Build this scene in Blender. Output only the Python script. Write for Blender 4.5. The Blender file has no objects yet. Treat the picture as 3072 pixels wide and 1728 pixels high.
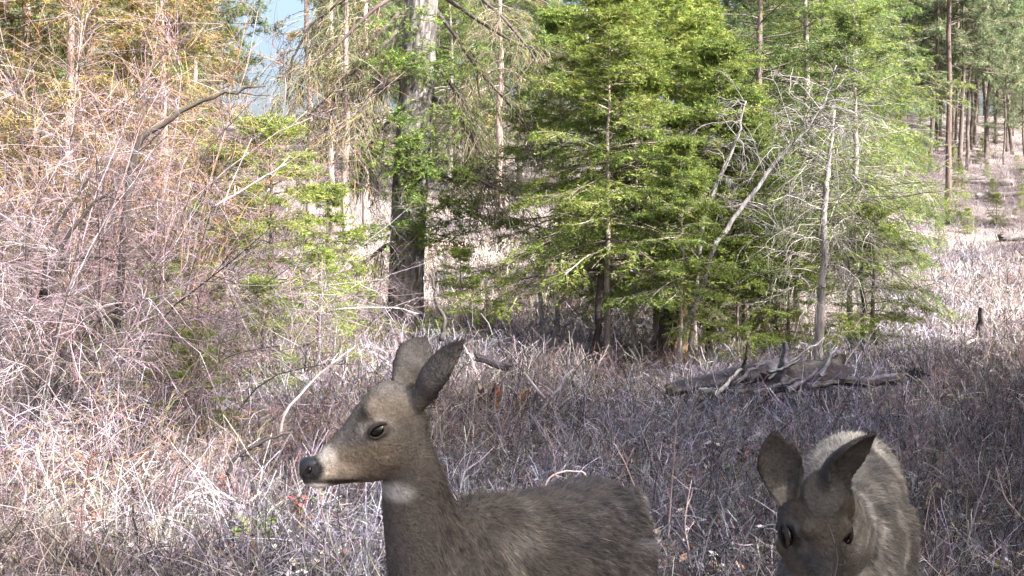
import bpy, math, random
import numpy as np
from math import radians, sin, cos, pi

rng = np.random.default_rng(11)
random.seed(5)
scene = bpy.context.scene
col = scene.collection

# ------------------------------------------------------------------ camera
FPX, YH, CAMZ = 1098.0, 250.0, 1.37
PITCH = math.atan((288.0 - YH) / FPX)
cam_d = bpy.data.cameras.new('camera')
cam_d.sensor_width = 36.0
cam_d.lens = 36.0 * FPX / 1024.0
cam_d.clip_start, cam_d.clip_end = 0.05, 3000.0
cam = bpy.data.objects.new('camera', cam_d)
cam.location = (0, 0, CAMZ)
cam.rotation_euler = (radians(90) - PITCH, 0, 0)
col.objects.link(cam)
scene.camera = cam

# ------------------------------------------------------------------ sky, sun, exposure
SUN_EL, SUN_AZ = radians(42), radians(130)        # azimuth clockwise from +Y
world = bpy.data.worlds.new('World')
scene.world = world
world.use_nodes = True
wn = world.node_tree
sky = wn.nodes.new('ShaderNodeTexSky')
sky.sky_type = 'NISHITA'
sky.sun_disc = False
sky.sun_elevation, sky.sun_rotation = SUN_EL, SUN_AZ
sky.air_density, sky.dust_density, sky.ozone_density = 1.0, 9.0, 1.5
bg = wn.nodes['Background']
bg.inputs['Strength'].default_value = 0.12
wn.links.new(sky.outputs[0], bg.inputs[0])

sun_d = bpy.data.lights.new('sun', 'SUN')
sun_d.energy, sun_d.angle, sun_d.color = 5.0, radians(0.53), (1.0, 0.955, 0.92)
sun = bpy.data.objects.new('sun', sun_d)
S = np.array([sin(SUN_AZ) * cos(SUN_EL), cos(SUN_AZ) * cos(SUN_EL), sin(SUN_EL)])
from mathutils import Vector
sun.rotation_euler = Vector(-S).to_track_quat('-Z', 'Y').to_euler()
sun.location = tuple(S * 60)
col.objects.link(sun)

scene.view_settings.view_transform = 'Standard'
scene.view_settings.look = 'None'
scene.view_settings.gamma = 1.0
scene.view_settings.exposure = 2.05
scene.cycles.max_bounces = 4
scene.cycles.diffuse_bounces = 2
scene.cycles.use_denoising = True
scene.cycles.use_adaptive_sampling = True
scene.cycles.adaptive_threshold = 0.02
scene.cycles.debug_use_spatial_splits = True
scene.cycles.glossy_bounces = 2
scene.cycles.transmission_bounces = 2
scene.cycles.transparent_max_bounces = 2

# ------------------------------------------------------------------ helpers
FW = np.array([0, cos(PITCH), -sin(PITCH)])
UP = np.array([0, sin(PITCH), cos(PITCH)])
RT = np.array([1.0, 0, 0])
CAM = np.array([0, 0, CAMZ])


def at(px, py, Y):
    """the point of the place that lies Y metres ahead and shows at that pixel of a 1024 x 576 picture"""
    d = FW + RT * (px - 512.0) / FPX - UP * (py - 288.0) / FPX
    return CAM + d * (Y / d[1])


def nrm(a):
    return a / (np.linalg.norm(a, axis=-1, keepdims=True) + 1e-9)


def smooth(a, b, x):
    t = np.clip((x - a) / (b - a), 0, 1)
    return t * t * (3 - 2 * t)


def ground_z(x, y):
    x = np.asarray(x, float); y = np.asarray(y, float)
    d = np.maximum(y - 14.0, 0)
    d2 = np.minimum(d, 46)
    h = 0.11 * d2 * smooth(0, 8, d) + 0.0018 * d2 * d2
    h = h + 0.04 * np.sin(x * 1.3 + 1) * np.cos(y * 0.9) + 0.025 * np.sin(x * 3.1 + y * 2.3) + 0.02 * np.cos(y * 3.7 - x)
    h = h * 1.0 - 0.02
    h = h + 0.35 * smooth(30, 55, y) * np.sin(x * 0.12 + 0.6)
    h = h - 0.05 * smooth(0, 3, 3.4 - y)
    return h


class Geo:
    def __init__(s):
        s.v, s.t, s.q, s.c, s.n = [], [], [], [], 0

    def add(s, v, tris=None, quads=None, c=(0.5, 0.5, 0.5)):
        v = np.asarray(v, float).reshape(-1, 3)
        c = np.asarray(c, float)
        if c.ndim == 1:
            c = np.broadcast_to(c, (len(v), 3))
        if tris is not None and len(tris):
            s.t.append(np.asarray(tris, np.int64).reshape(-1, 3) + s.n)
        if quads is not None and len(quads):
            s.q.append(np.asarray(quads, np.int64).reshape(-1, 4) + s.n)
        s.v.append(v); s.c.append(c); s.n += len(v)

    def tubes(s, P, R, sides=4, c=(0.5, 0.5, 0.5)):
        """N swept tubes: P (N,K,3), R (N,K) or scalar, c (3,) (N,3) or (N,K,3)"""
        P = np.asarray(P, float)
        N, K = P.shape[:2]
        R = np.broadcast_to(np.asarray(R, float), (N, K))
        T = nrm(np.gradient(P, axis=1))
        ov = nrm(P[:, -1] - P[:, 0])
        ref = np.where((np.abs(ov[:, 2]) > 0.7)[:, None], np.array([[1.0, 0.05, 0]]), np.array([[0.03, 0, 1.0]]))[:, None, :]
        U = nrm(np.cross(T, ref)); V = np.cross(T, U)
        a = np.arange(sides) * 2 * pi / sides
        ring = P[:, :, None, :] + R[:, :, None, None] * (np.cos(a)[None, None, :, None] * U[:, :, None, :] + np.sin(a)[None, None, :, None] * V[:, :, None, :])
        base = (np.arange(N) * K * sides)[:, None, None]
        k = (np.arange(K - 1) * sides)[None, :, None]
        j = np.arange(sides)[None, None, :]
        j2 = (j + 1) % sides
        q = np.stack([base + k + j, base + k + j2, base + k + sides + j2, base + k + sides + j], -1).reshape(-1, 4)
        c = np.asarray(c, float)
        if c.ndim == 1: c = c[None, None, :]
        elif c.ndim == 2: c = c[:, None, :]
        cc = np.broadcast_to(c, (N, K, 3))[:, :, None, :]
        cc = np.broadcast_to(cc, (N, K, sides, 3)).reshape(-1, 3)
        s.add(ring.reshape(-1, 3), quads=q, c=cc)
        # end caps
        idx = (np.arange(N) * K * sides)[:, None]
        if sides == 3:
            s.t.append(np.concatenate([idx + np.array([[2, 1, 0]]), idx + (K - 1) * sides + np.array([[0, 1, 2]])]) + s.n - N * K * sides)
        elif sides >= 4:
            o = s.n - N * K * sides
            for e in range(1, sides - 1):
                s.t.append(idx + o + np.array([[0, e + 1, e]]))
                s.t.append(idx + o + (K - 1) * sides + np.array([[0, e, e + 1]]))

    def tris(s, A, B, C, c):
        N = len(A)
        v = np.stack([A, B, C], 1).reshape(-1, 3)
        c = np.asarray(c, float)
        if c.ndim == 2: c = np.repeat(c, 3, axis=0)
        s.add(v, tris=np.arange(3 * N).reshape(-1, 3), c=c)

    def blades(s, P, W, side, c):
        """tapering ribbons: P (N,3,3) root, bend, tip; W (N,) root width"""
        N = len(P)
        w = (W[:, None] * side) * 0.5
        v = np.stack([P[:, 0] - w, P[:, 0] + w, P[:, 1] + w * .75, P[:, 1] - w * .75, P[:, 2]], 1).reshape(-1, 3)
        b = (np.arange(N) * 5)[:, None]
        c = np.asarray(c, float)
        if c.ndim == 2: c = np.repeat(c, 5, axis=0)
        s.add(v, tris=b + np.array([[3, 2, 4]]), quads=b + np.array([[0, 1, 2, 3]]), c=c)

    def ribbons(s, P, W, side, c):
        """flat strips along polylines: P (N,K,3), W (N,K) or (1,K) half widths, side (N,3)"""
        N, K = P.shape[:2]
        w = np.broadcast_to(np.asarray(W, float), (N, K))[..., None] * side[:, None, :]
        v = np.stack([P - w, P + w], 2).reshape(-1, 3)
        b = (np.arange(N) * K * 2)[:, None] + (np.arange(K - 1) * 2)[None]
        q = np.stack([b, b + 1, b + 3, b + 2], -1).reshape(-1, 4)
        c = np.asarray(c, float)
        if c.ndim == 2: c = np.repeat(c, K * 2, axis=0)
        s.add(v, quads=q, c=c)

    def count(s):
        return sum(len(x) for x in s.t) + 2 * sum(len(x) for x in s.q)

    def mesh(s, name, mat, shade=False):
        me = bpy.data.meshes.new(name)
        v = np.concatenate(s.v); c = np.concatenate(s.c)
        t = np.concatenate(s.t) if s.t else np.zeros((0, 3), np.int64)
        q = np.concatenate(s.q) if s.q else np.zeros((0, 4), np.int64)
        loops = np.concatenate([t.ravel(), q.ravel()])
        starts = np.concatenate([np.arange(len(t)) * 3, len(t) * 3 + np.arange(len(q)) * 4])
        me.vertices.add(len(v)); me.vertices.foreach_set('co', v.astype(np.float32).ravel())
        me.loops.add(len(loops)); me.loops.foreach_set('vertex_index', loops.astype(np.int32))
        me.polygons.add(len(starts)); me.polygons.foreach_set('loop_start', starts.astype(np.int32))
        if shade: me.polygons.foreach_set('use_smooth', np.ones(len(starts), bool))
        me.update(calc_edges=True)
        at_ = me.color_attributes.new('Col', 'FLOAT_COLOR', 'POINT')
        rgba = np.ones((len(v), 4), np.float32); rgba[:, :3] = np.clip(c, 0, 1)
        at_.data.foreach_set('color', rgba.ravel())
        me.materials.append(mat)
        return me

    def build(s, name, mat, parent=None, shade=False):
        return link(name, s.mesh(name, mat, shade), parent)


def link(name, me, parent=None):
    o = bpy.data.objects.new(name, me)
    col.objects.link(o)
    if parent is not None: o.parent = parent
    return o


def tag(o, label=None, cat=None, group=None, kind=None):
    if label: o['label'] = label
    if cat: o['category'] = cat
    if group: o['group'] = group
    if kind: o['kind'] = kind
    return o


def thing(name, loc, label, cat, group=None, rz=0.0, sc=1.0):
    o = bpy.data.objects.new(name, None)
    o.empty_display_size = 0.2
    o.location = tuple(loc); o.rotation_euler = (0, 0, rz); o.scale = (sc, sc, sc)
    col.objects.link(o)
    return tag(o, label, cat, group)


def place(name, parts, loc, label, cat, group=None, rz=0.0, sc=1.0, tilt=None):
    """a thing made of shared part meshes: parts = [(part name, mesh), ...]"""
    o = thing(name, loc, label, cat, group, rz, sc)
    if tilt is not None: o.rotation_euler = (tilt[0], tilt[1], rz)
    for n, me in parts:
        q = link(n, me, o)
        if n in ('twigs', 'limbs'): q['kind'] = 'stuff'
    return o


# ------------------------------------------------------------------ materials
def vmat(name, rough=0.8, spec=0.2, var=0.25, nscale=40.0, trans=0.0, rand=0.12, bump=0.0, bscale=30.0, stretch=(1, 1, 1)):
    m = bpy.data.materials.new(name); m.use_nodes = True
    nt = m.node_tree; N = nt.nodes; L = nt.links
    p = N['Principled BSDF']
    p.inputs['Roughness'].default_value = rough
    p.inputs['Specular IOR Level'].default_value = spec
    a = N.new('ShaderNodeAttribute'); a.attribute_name = 'Col'
    tc = N.new('ShaderNodeTexCoord')
    mp = N.new('ShaderNodeMapping'); mp.inputs['Scale'].default_value = stretch
    L.new(tc.outputs['Object'], mp.inputs[0])
    no = N.new('ShaderNodeTexNoise'); no.inputs['Scale'].default_value = nscale; no.inputs['Detail'].default_value = 4
    L.new(mp.outputs[0], no.inputs['Vector'])
    mr = N.new('ShaderNodeMapRange')
    mr.inputs['From Min'].default_value = 0.3; mr.inputs['From Max'].default_value = 0.7
    mr.inputs['To Min'].default_value = 1 - var; mr.inputs['To Max'].default_value = 1 + var
    L.new(no.outputs['Fac'], mr.inputs['Value'])
    oi = N.new('ShaderNodeObjectInfo')
    m2 = N.new('ShaderNodeMapRange'); m2.inputs['To Min'].default_value = 1 - rand; m2.inputs['To Max'].default_value = 1 + rand
    L.new(oi.outputs['Random'], m2.inputs['Value'])
    mu = N.new('ShaderNodeMath'); mu.operation = 'MULTIPLY'
    L.new(mr.outputs[0], mu.inputs[0]); L.new(m2.outputs[0], mu.inputs[1])
    vm = N.new('ShaderNodeVectorMath'); vm.operation = 'SCALE'
    L.new(a.outputs['Color'], vm.inputs[0]); L.new(mu.outputs[0], vm.inputs['Scale'])
    L.new(vm.outputs[0], p.inputs['Base Color'])
    if bump:
        n2 = N.new('ShaderNodeTexNoise'); n2.inputs['Scale'].default_value = bscale; n2.inputs['Detail'].default_value = 5
        L.new(mp.outputs[0], n2.inputs['Vector'])
        b = N.new('ShaderNodeBump'); b.inputs['Strength'].default_value = bump; b.inputs['Distance'].default_value = 0.03
        L.new(n2.outputs['Fac'], b.inputs['Height']); L.new(b.outputs[0], p.inputs['Normal'])
    if trans:
        tr = N.new('ShaderNodeBsdfTranslucent'); L.new(vm.outputs[0], tr.inputs['Color'])
        mx = N.new('ShaderNodeMixShader'); mx.inputs[0].default_value = trans
        L.new(p.outputs[0], mx.inputs[1]); L.new(tr.outputs[0], mx.inputs[2])
        L.new(mx.outputs[0], N['Material Output'].inputs['Surface'])
    return m


M_BARK = vmat('bark', 0.9, 0.1, 0.4, 14, bump=0.8, bscale=22, stretch=(1, 1, .25))
M_TWIG = vmat('twig', 0.75, 0.25, 0.2, 25)
M_NEEDLE = vmat('needles', 0.6, 0.3, 0.25, 6, trans=0.45, rand=0.22)
M_GRASS = vmat('dry_grass', 0.8, 0.15, 0.15, 3, trans=0.2)
M_LITTER = vmat('leaf_litter', 0.85, 0.15, 0.2, 12)
M_WOOD = vmat('weathered_wood', 0.9, 0.1, 0.35, 12, bump=0.6, bscale=30)
M_FUR = vmat('deer_fur', 0.85, 0.12, 0.12, 60, trans=0.1, rand=0.03)
M_SKIN = vmat('deer_hide', 0.95, 0.05, 0.2, 90, rand=0.03, bump=0.25, bscale=160)
M_LEAF = vmat('green_leaf', 0.35, 0.5, 0.2, 30, trans=0.25)


def glossy(name, c, rough):
    m = bpy.data.materials.new(name); m.use_nodes = True
    p = m.node_tree.nodes['Principled BSDF']
    p.inputs['Roughness'].default_value = rough
    no = m.node_tree.nodes.new('ShaderNodeTexNoise'); no.inputs['Scale'].default_value = 120
    cr = m.node_tree.nodes.new('ShaderNodeValToRGB')
    cr.color_ramp.elements[0].color = (c[0] * .6, c[1] * .6, c[2] * .6, 1); cr.color_ramp.elements[1].color = (c[0] * 1.4, c[1] * 1.4, c[2] * 1.4, 1)
    m.node_tree.links.new(no.outputs['Fac'], cr.inputs[0]); m.node_tree.links.new(cr.outputs[0], p.inputs['Base Color'])
    return m


M_EYE = glossy('deer_eye', (0.004, 0.003, 0.003), 0.1)
M_EYE.node_tree.nodes['Principled BSDF'].inputs['Specular IOR Level'].default_value = 0.28
M_NOSE = glossy('deer_nose', (0.011, 0.011, 0.013), 0.36)


def ground_mat():
    m = bpy.data.materials.new('meadow_floor'); m.use_nodes = True
    nt = m.node_tree; N = nt.nodes; L = nt.links; p = N['Principled BSDF']
    p.inputs['Roughness'].default_value = 0.95; p.inputs['Specular IOR Level'].default_value = 0.05
    tc = N.new('ShaderNodeTexCoord')
    def noise(s, d=6, r=0.6):
        n = N.new('ShaderNodeTexNoise'); n.inputs['Scale'].default_value = s; n.inputs['Detail'].default_value = d; n.inputs['Roughness'].default_value = r
        L.new(tc.outputs['Object'], n.inputs['Vector']); return n
    def ramp(n, stops):
        r = N.new('ShaderNodeValToRGB'); e = r.color_ramp.elements
        while len(e) < len(stops): e.new(0.5)
        for k, (pos, c) in enumerate(stops): e[k].position = pos; e[k].color = (*c, 1)
        L.new(n.outputs['Fac'], r.inputs[0]); return r
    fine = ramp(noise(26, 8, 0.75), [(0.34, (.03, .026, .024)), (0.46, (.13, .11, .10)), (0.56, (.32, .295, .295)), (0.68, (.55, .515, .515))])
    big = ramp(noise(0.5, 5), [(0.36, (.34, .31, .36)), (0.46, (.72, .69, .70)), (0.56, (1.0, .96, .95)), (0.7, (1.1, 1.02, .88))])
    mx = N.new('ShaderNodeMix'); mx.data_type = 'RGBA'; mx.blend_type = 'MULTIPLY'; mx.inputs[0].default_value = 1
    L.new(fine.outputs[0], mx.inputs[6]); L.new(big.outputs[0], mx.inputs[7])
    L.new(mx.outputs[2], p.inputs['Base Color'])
    b = N.new('ShaderNodeBump'); b.inputs['Strength'].default_value = 1.0; b.inputs['Distance'].default_value = 0.12
    L.new(noise(9, 8, 0.7).outputs['Fac'], b.inputs['Height']); L.new(b.outputs[0], p.inputs['Normal'])
    return m


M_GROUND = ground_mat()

# ------------------------------------------------------------------ the ground
ys = np.concatenate([np.linspace(-20, 0, 12), np.linspace(0.3, 20, 110), np.linspace(20.5, 70, 80), np.array([85, 120, 200, 400, 900])])
xs = np.concatenate([np.array([-800, -300, -120, -60]), np.linspace(-40, -8.5, 40), np.linspace(-8, 12, 110), np.linspace(12.5, 45, 42), np.array([60, 120, 300, 800])])
GX, GY = np.meshgrid(xs, ys)
GZ = ground_z(GX, GY)
g = Geo()
ny, nx = GX.shape
ii = (np.arange(ny - 1)[:, None] * nx + np.arange(nx - 1)[None, :]).ravel()
g.add(np.stack([GX, GY, GZ], -1), quads=np.stack([ii, ii + 1, ii + nx + 1, ii + nx], -1))
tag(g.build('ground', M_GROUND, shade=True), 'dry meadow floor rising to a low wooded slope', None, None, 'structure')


# ------------------------------------------------------------------ plant generators
def grow(start, d, L, K, grav=0.0, wig=0.1, r=rng):
    """N wandering shoots: returns (N,K,3)"""
    start = np.asarray(start, float); d = nrm(np.asarray(d, float)); N = len(start)
    L = np.broadcast_to(np.asarray(L, float), (N,)); grav = np.broadcast_to(np.asarray(grav, float), (N,))
    P = np.zeros((N, K, 3)); P[:, 0] = start
    st = (L / (K - 1))[:, None]
    for k in range(1, K):
        d = d + r.normal(0, wig, (N, 3)); d[:, 2] += grav / (K - 1); d = nrm(d)
        P[:, k] = P[:, k - 1] + d * st
    return P


def along(P, s):
    """point and tangent on each polyline: P (N,K,3), s (N,M) in 0..1 -> (N,M,3) x 2"""
    N, K = P.shape[:2]
    f = np.clip(s, 0, 0.9999) * (K - 1); k = f.astype(int); u = (f - k)[..., None]
    i = np.arange(N)[:, None]
    a = P[i, k]; b = P[i, k + 1]
    return a + (b - a) * u, nrm(b - a)


def tints(r, n, cols, jit=0.12):
    cols = np.asarray(cols, float)
    c = cols[r.integers(0, len(cols), n)]
    return c * (1 + r.normal(0, jit, (n, 1))) * (1 + r.normal(0, jit * .3, (n, 3)))


def rand_perp(r, T):
    v = r.normal(0, 1, T.shape)
    v = v - (v * T).sum(-1, keepdims=True) * T
    return nrm(v)


def needles(geo, r, P, m, ln, wd, cols, flat=0.5, fwd=0.6):
    """needle triangles along each shoot of P"""
    N = len(P)
    s = (np.arange(m)[None, :] + r.random((N, m))) / m
    s = 0.05 + 0.95 * s
    p, T = along(P, s)
    p = p.reshape(-1, 3); T = T.reshape(-1, 3)
    q = rand_perp(r, T); q[:, 2] *= (1 - flat); q = nrm(q)
    d = nrm(T * fwd + q)
    l = ln * (0.7 + 0.6 * r.random((len(p), 1)))
    w = rand_perp(r, d) * wd * 0.5
    base = tints(r, N, cols, 0.16)
    c = np.repeat(base, m, axis=0) * (1 + r.normal(0, 0.12, (N * m, 1)))
    geo.tris(p - w, p + w, p + d * l, c)


GREEN = [(0.121, 0.182, 0.044), (0.149, 0.208, 0.047), (0.176, 0.234, 0.055), (0.081, 0.130, 0.039)]
YGREEN = [(0.237, 0.293, 0.060), (0.288, 0.329, 0.084), (0.188, 0.244, 0.050), (0.125, 0.183, 0.041)]
DGREEN = [(0.056, 0.101, 0.039), (0.077, 0.128, 0.044), (0.105, 0.162, 0.055)]
OLIVE = [(0.241, 0.220, 0.066), (0.287, 0.242, 0.088), (0.172, 0.176, 0.055), (0.299, 0.198, 0.110), (0.115, 0.099, 0.044)]
PALEG = [(0.146, 0.193, 0.095), (0.185, 0.220, 0.113), (0.106, 0.148, 0.076), (0.225, 0.244, 0.152)]


def fir(seed, H, base, Lmax, nl, nsec=17, nter=4, m=12, ln=.044, wd=.0112, cols=GREEN, droop=-0.5, rt=None,
        bark=(.16, .13, .115), bare=0.0, sparse=0.0, power=.8, lift=0.15):
    """parts of a fir: trunk mesh, limb mesh, crown mesh"""
    r = np.random.default_rng(seed)
    rt = rt or H * 0.011 + 0.02
    K = 14
    hz = np.linspace(0, 1, K) ** 1.0
    tp = np.zeros((1, K, 3)); tp[0, :, 2] = hz * H - 0.1
    tp[0, :, :2] = np.cumsum(r.normal(0, H * .003, (K, 2)), 0)
    tr = Geo()
    tr.tubes(tp, (rt * (1 - hz * .93))[None] * (1 + .35 * np.exp(-hz * 25))[None], 10, bark)
    t = np.sort(r.random(nl)); hh = base + (1 - base) * t
    az = np.arange(nl) * 2.39996 + r.normal(0, .35, nl)
    L = Lmax * (np.clip(1 - t, 0, 1) ** power) * (.65 + .55 * r.random(nl)) + 0.10
    el = lift - 0.25 * (1 - t) + 0.7 * t ** 2 + r.normal(0, .12, nl)
    st, _ = along(np.repeat(tp, nl, 0), hh[:, None])
    d = np.stack([np.cos(az) * np.cos(el), np.sin(az) * np.cos(el), np.sin(el)], -1)
    LP = grow(st[:, 0], d, L, 7, droop * (1 - t * .7), .07, r)
    lb = Geo()
    rr = (L * .0085 + .003)[:, None] * np.linspace(1, .25, 7)[None]
    lb.tubes(LP, rr, 4, tints(r, nl, [bark, (.2, .17, .15), (.11, .09, .08)]))
    s = .12 + .88 * r.random((nl, nsec)) ** .8
    p, T = along(LP, s)
    sg = np.where(r.random((nl, nsec, 1)) < .5, -1.0, 1.0)
    up = np.array([0, 0, 1.0])
    side = nrm(np.cross(T, up)) * sg
    d2 = T * (.55 + .3 * r.random((nl, nsec, 1))) + side * .8 + r.normal(0, .16, T.shape) + up * (-.08)
    l2 = ((.42 * (1 - s) + .14) * L[:, None]).clip(.07, .75) * (.7 + .6 * r.random((nl, nsec)))
    p = p.reshape(-1, 3); d2 = d2.reshape(-1, 3); l2 = l2.ravel()
    SP = grow(p, d2, l2, 5, droop * .6, .09, r)
    lb.ribbons(SP, (.0035 * np.linspace(1, .4, 5))[None], rand_perp(r, nrm(SP[:, -1] - SP[:, 0])), tints(r, len(SP), [bark, (.22, .18, .15)]))
    keep = r.random(len(SP)) >= bare
    SPk = SP[keep]
    cr = Geo()
    if sparse: SPk = SPk[r.random(len(SPk)) > sparse]
    s3 = .15 + .85 * r.random((len(SPk), nter))
    p3, T3 = along(SPk, s3)
    sg = np.where(r.random((len(SPk), nter, 1)) < .5, -1.0, 1.0)
    d3 = T3 * .7 + nrm(np.cross(T3, up)) * sg * .7 + r.normal(0, .2, T3.shape)
    l3 = (.10 + .09 * r.random(len(SPk) * nter)) * (1 + .2 * (ln / .036 - 1))
    TP = grow(p3.reshape(-1, 3), d3.reshape(-1, 3), l3, 4, -.15, .08, r)
    needles(cr, r, TP, m, ln, wd, cols)
    needles(cr, r, SPk, m, ln, wd, cols)
    return [('trunk', tr.mesh('trunk', M_BARK, True)), ('limbs', lb.mesh('limbs', M_TWIG)), ('crown', cr.mesh('crown', M_NEEDLE))]


def pine(seed, H, base, Lmax, nl, cols=PALEG, tuft=15, m=22, ln=.20, wd=.030, rt=None, bark=(.13, .11, .10), lean=0.0):
    r = np.random.default_rng(seed)
    rt = rt or .0085 * H
    K = 12; hz = np.linspace(0, 1, K)
    tp = np.zeros((1, K, 3)); tp[0, :, 2] = hz * H - .2
    tp[0, :, :2] = np.cumsum(r.normal(0, H * .0035, (K, 2)), 0)
    tp[0, :, 0] += lean * hz * H
    tr = Geo(); tr.tubes(tp, (rt * (1 - .85 * hz))[None], 8, bark)
    t = np.sort(r.random(nl)); hh = base + (1 - base) * t
    az = np.arange(nl) * 2.39996 + r.normal(0, .5, nl)
    L = Lmax * np.sin(np.clip(.35 + t * .65, 0, 1) * pi) ** .6 * (.5 + .7 * r.random(nl)) + .3
    el = .1 + .5 * t + r.normal(0, .2, nl)
    st, _ = along(np.repeat(tp, nl, 0), hh[:, None])
    d = np.stack([np.cos(az) * np.cos(el), np.sin(az) * np.cos(el), np.sin(el)], -1)
    LP = grow(st[:, 0], d, L, 6, -.25, .12, r)
    lb = Geo(); lb.tubes(LP, (L * .012 + .006)[:, None] * np.linspace(1, .3, 6)[None], 4, tints(r, nl, [bark, (.15, .12, .11)]))
    nd = max(4, nl // 3)                      # dead limbs under the crown
    hd = (.12 + (base - .1) * r.random(nd)).clip(.05, 1)
    sd, _ = along(np.repeat(tp, nd, 0), hd[:, None])
    a2 = r.random(nd) * 2 * pi
    lb.tubes(grow(sd[:, 0], np.stack([np.cos(a2), np.sin(a2), r.normal(-.1, .2, nd)], -1), .3 + 1.1 * r.random(nd), 5, -.3, .12, r), (.012 * np.linspace(1, .3, 5))[None], 3, (.17, .15, .14))
    s = .2 + .8 * r.random((nl, tuft)) ** .7
    p, T = along(LP, s)
    d2 = T + r.normal(0, .7, T.shape)
    p = p.reshape(-1, 3); d2 = d2.reshape(-1, 3)
    SP = grow(p, d2, .2 + .35 * r.random(len(p)), 4, .1, .12, r)
    cr = Geo(); needles(cr, r, SP, m, ln, wd, cols, flat=.15, fwd=.7)
    return [('trunk', tr.mesh('trunk', M_BARK, True)), ('limbs', lb.mesh('limbs', M_TWIG)), ('crown', cr.mesh('crown', M_NEEDLE))]


PINK = [(0.329, 0.252, 0.295), (0.268, 0.202, 0.243), (0.366, 0.291, 0.334), (0.208, 0.162, 0.197), (0.281, 0.185, 0.203), (0.114, 0.079, 0.085), (0.071, 0.053, 0.058), (0.056, 0.046, 0.046), (0.224, 0.184, 0.194)]
TAN = [(0.381, 0.227, 0.124), (0.436, 0.270, 0.147), (0.272, 0.149, 0.085), (0.345, 0.192, 0.124), (0.254, 0.177, 0.056), (0.121, 0.071, 0.044)]
GREY = [(0.320, 0.292, 0.331), (0.224, 0.207, 0.227), (0.400, 0.369, 0.410), (0.160, 0.144, 0.153), (0.176, 0.169, 0.131)]
DARK = [(.05, .042, .038), (.075, .06, .052), (.035, .03, .03)]


def shrub(seed, H, n=10, spread=.5, nb=12, nt=9, arch=-.5, cols=PINK, rs=.008, rb=.0030, rtw=.0016, bl=.42, tl=.24, K=8, dark=.25, wig=.13):
    """leafless many-stemmed shrub: stem mesh and twig mesh"""
    r = np.random.default_rng(seed)
    a = r.random(n) * 2 * pi; q = r.random(n) ** .7 * spread
    d = np.stack([np.cos(a) * q, np.sin(a) * q, np.ones(n)], -1)
    st = np.stack([np.cos(a) * .12 * H * .4, np.sin(a) * .12 * H * .4, np.full(n, -.06)], -1) * (.3 + r.random((n, 1)))
    L = H * (.65 + .5 * r.random(n))
    SP = grow(st, d, L, K, arch, wig, r)
    sg = Geo()
    c = tints(r, n, cols)
    dk = r.random(n) < dark
    c[dk] = tints(r, int(dk.sum()), DARK)
    sg.tubes(SP, (rs * (.6 + .7 * r.random((n, 1)))) * np.linspace(1, .22, K)[None], 5, c)
    tw = Geo()
    s = .15 + .85 * r.random((n, nb))
    p, T = along(SP, s)
    d2 = T * .75 + rand_perp(r, T) * .8
    l2 = (bl * H * (1.15 - s) * (.4 + .9 * r.random((n, nb)))).ravel().clip(.08, 2)
    BP = grow(p.reshape(-1, 3), d2.reshape(-1, 3), l2, 6, arch * .7, wig * 1.1, r)
    cb = np.repeat(c, nb, 0) * (1 + r.normal(0, .15, (n * nb, 1)))
    tw.tubes(BP, (rb * np.linspace(1, .35, 6))[None], 3, cb)
    s = .1 + .9 * r.random((len(BP), nt))
    p, T = along(BP, s)
    d3 = T * .7 + rand_perp(r, T) * .8
    l3 = (tl * H * .5 * (.3 + r.random((len(BP), nt)))).ravel().clip(.05, .6)
    TP = grow(p.reshape(-1, 3), d3.reshape(-1, 3), l3, 4, arch * .5, wig * 1.2, r)
    ct = tints(r, len(TP), cols, .2)
    tw.tubes(TP, (rtw * np.linspace(1, .45, 4))[None], 3, ct)
    return [('stems', sg.mesh('stems', M_TWIG)), ('twigs', tw.mesh('twigs', M_TWIG))]


def px_ground(px, Y):
    X = (px - 512) / FPX * Y
    return np.array([X, Y, float(ground_z(X, Y))])


# ------------------------------------------------------------------ the big fir and the conifers of the middle ground
GW = 'young firs in the thicket right of the big trunk'


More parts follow.
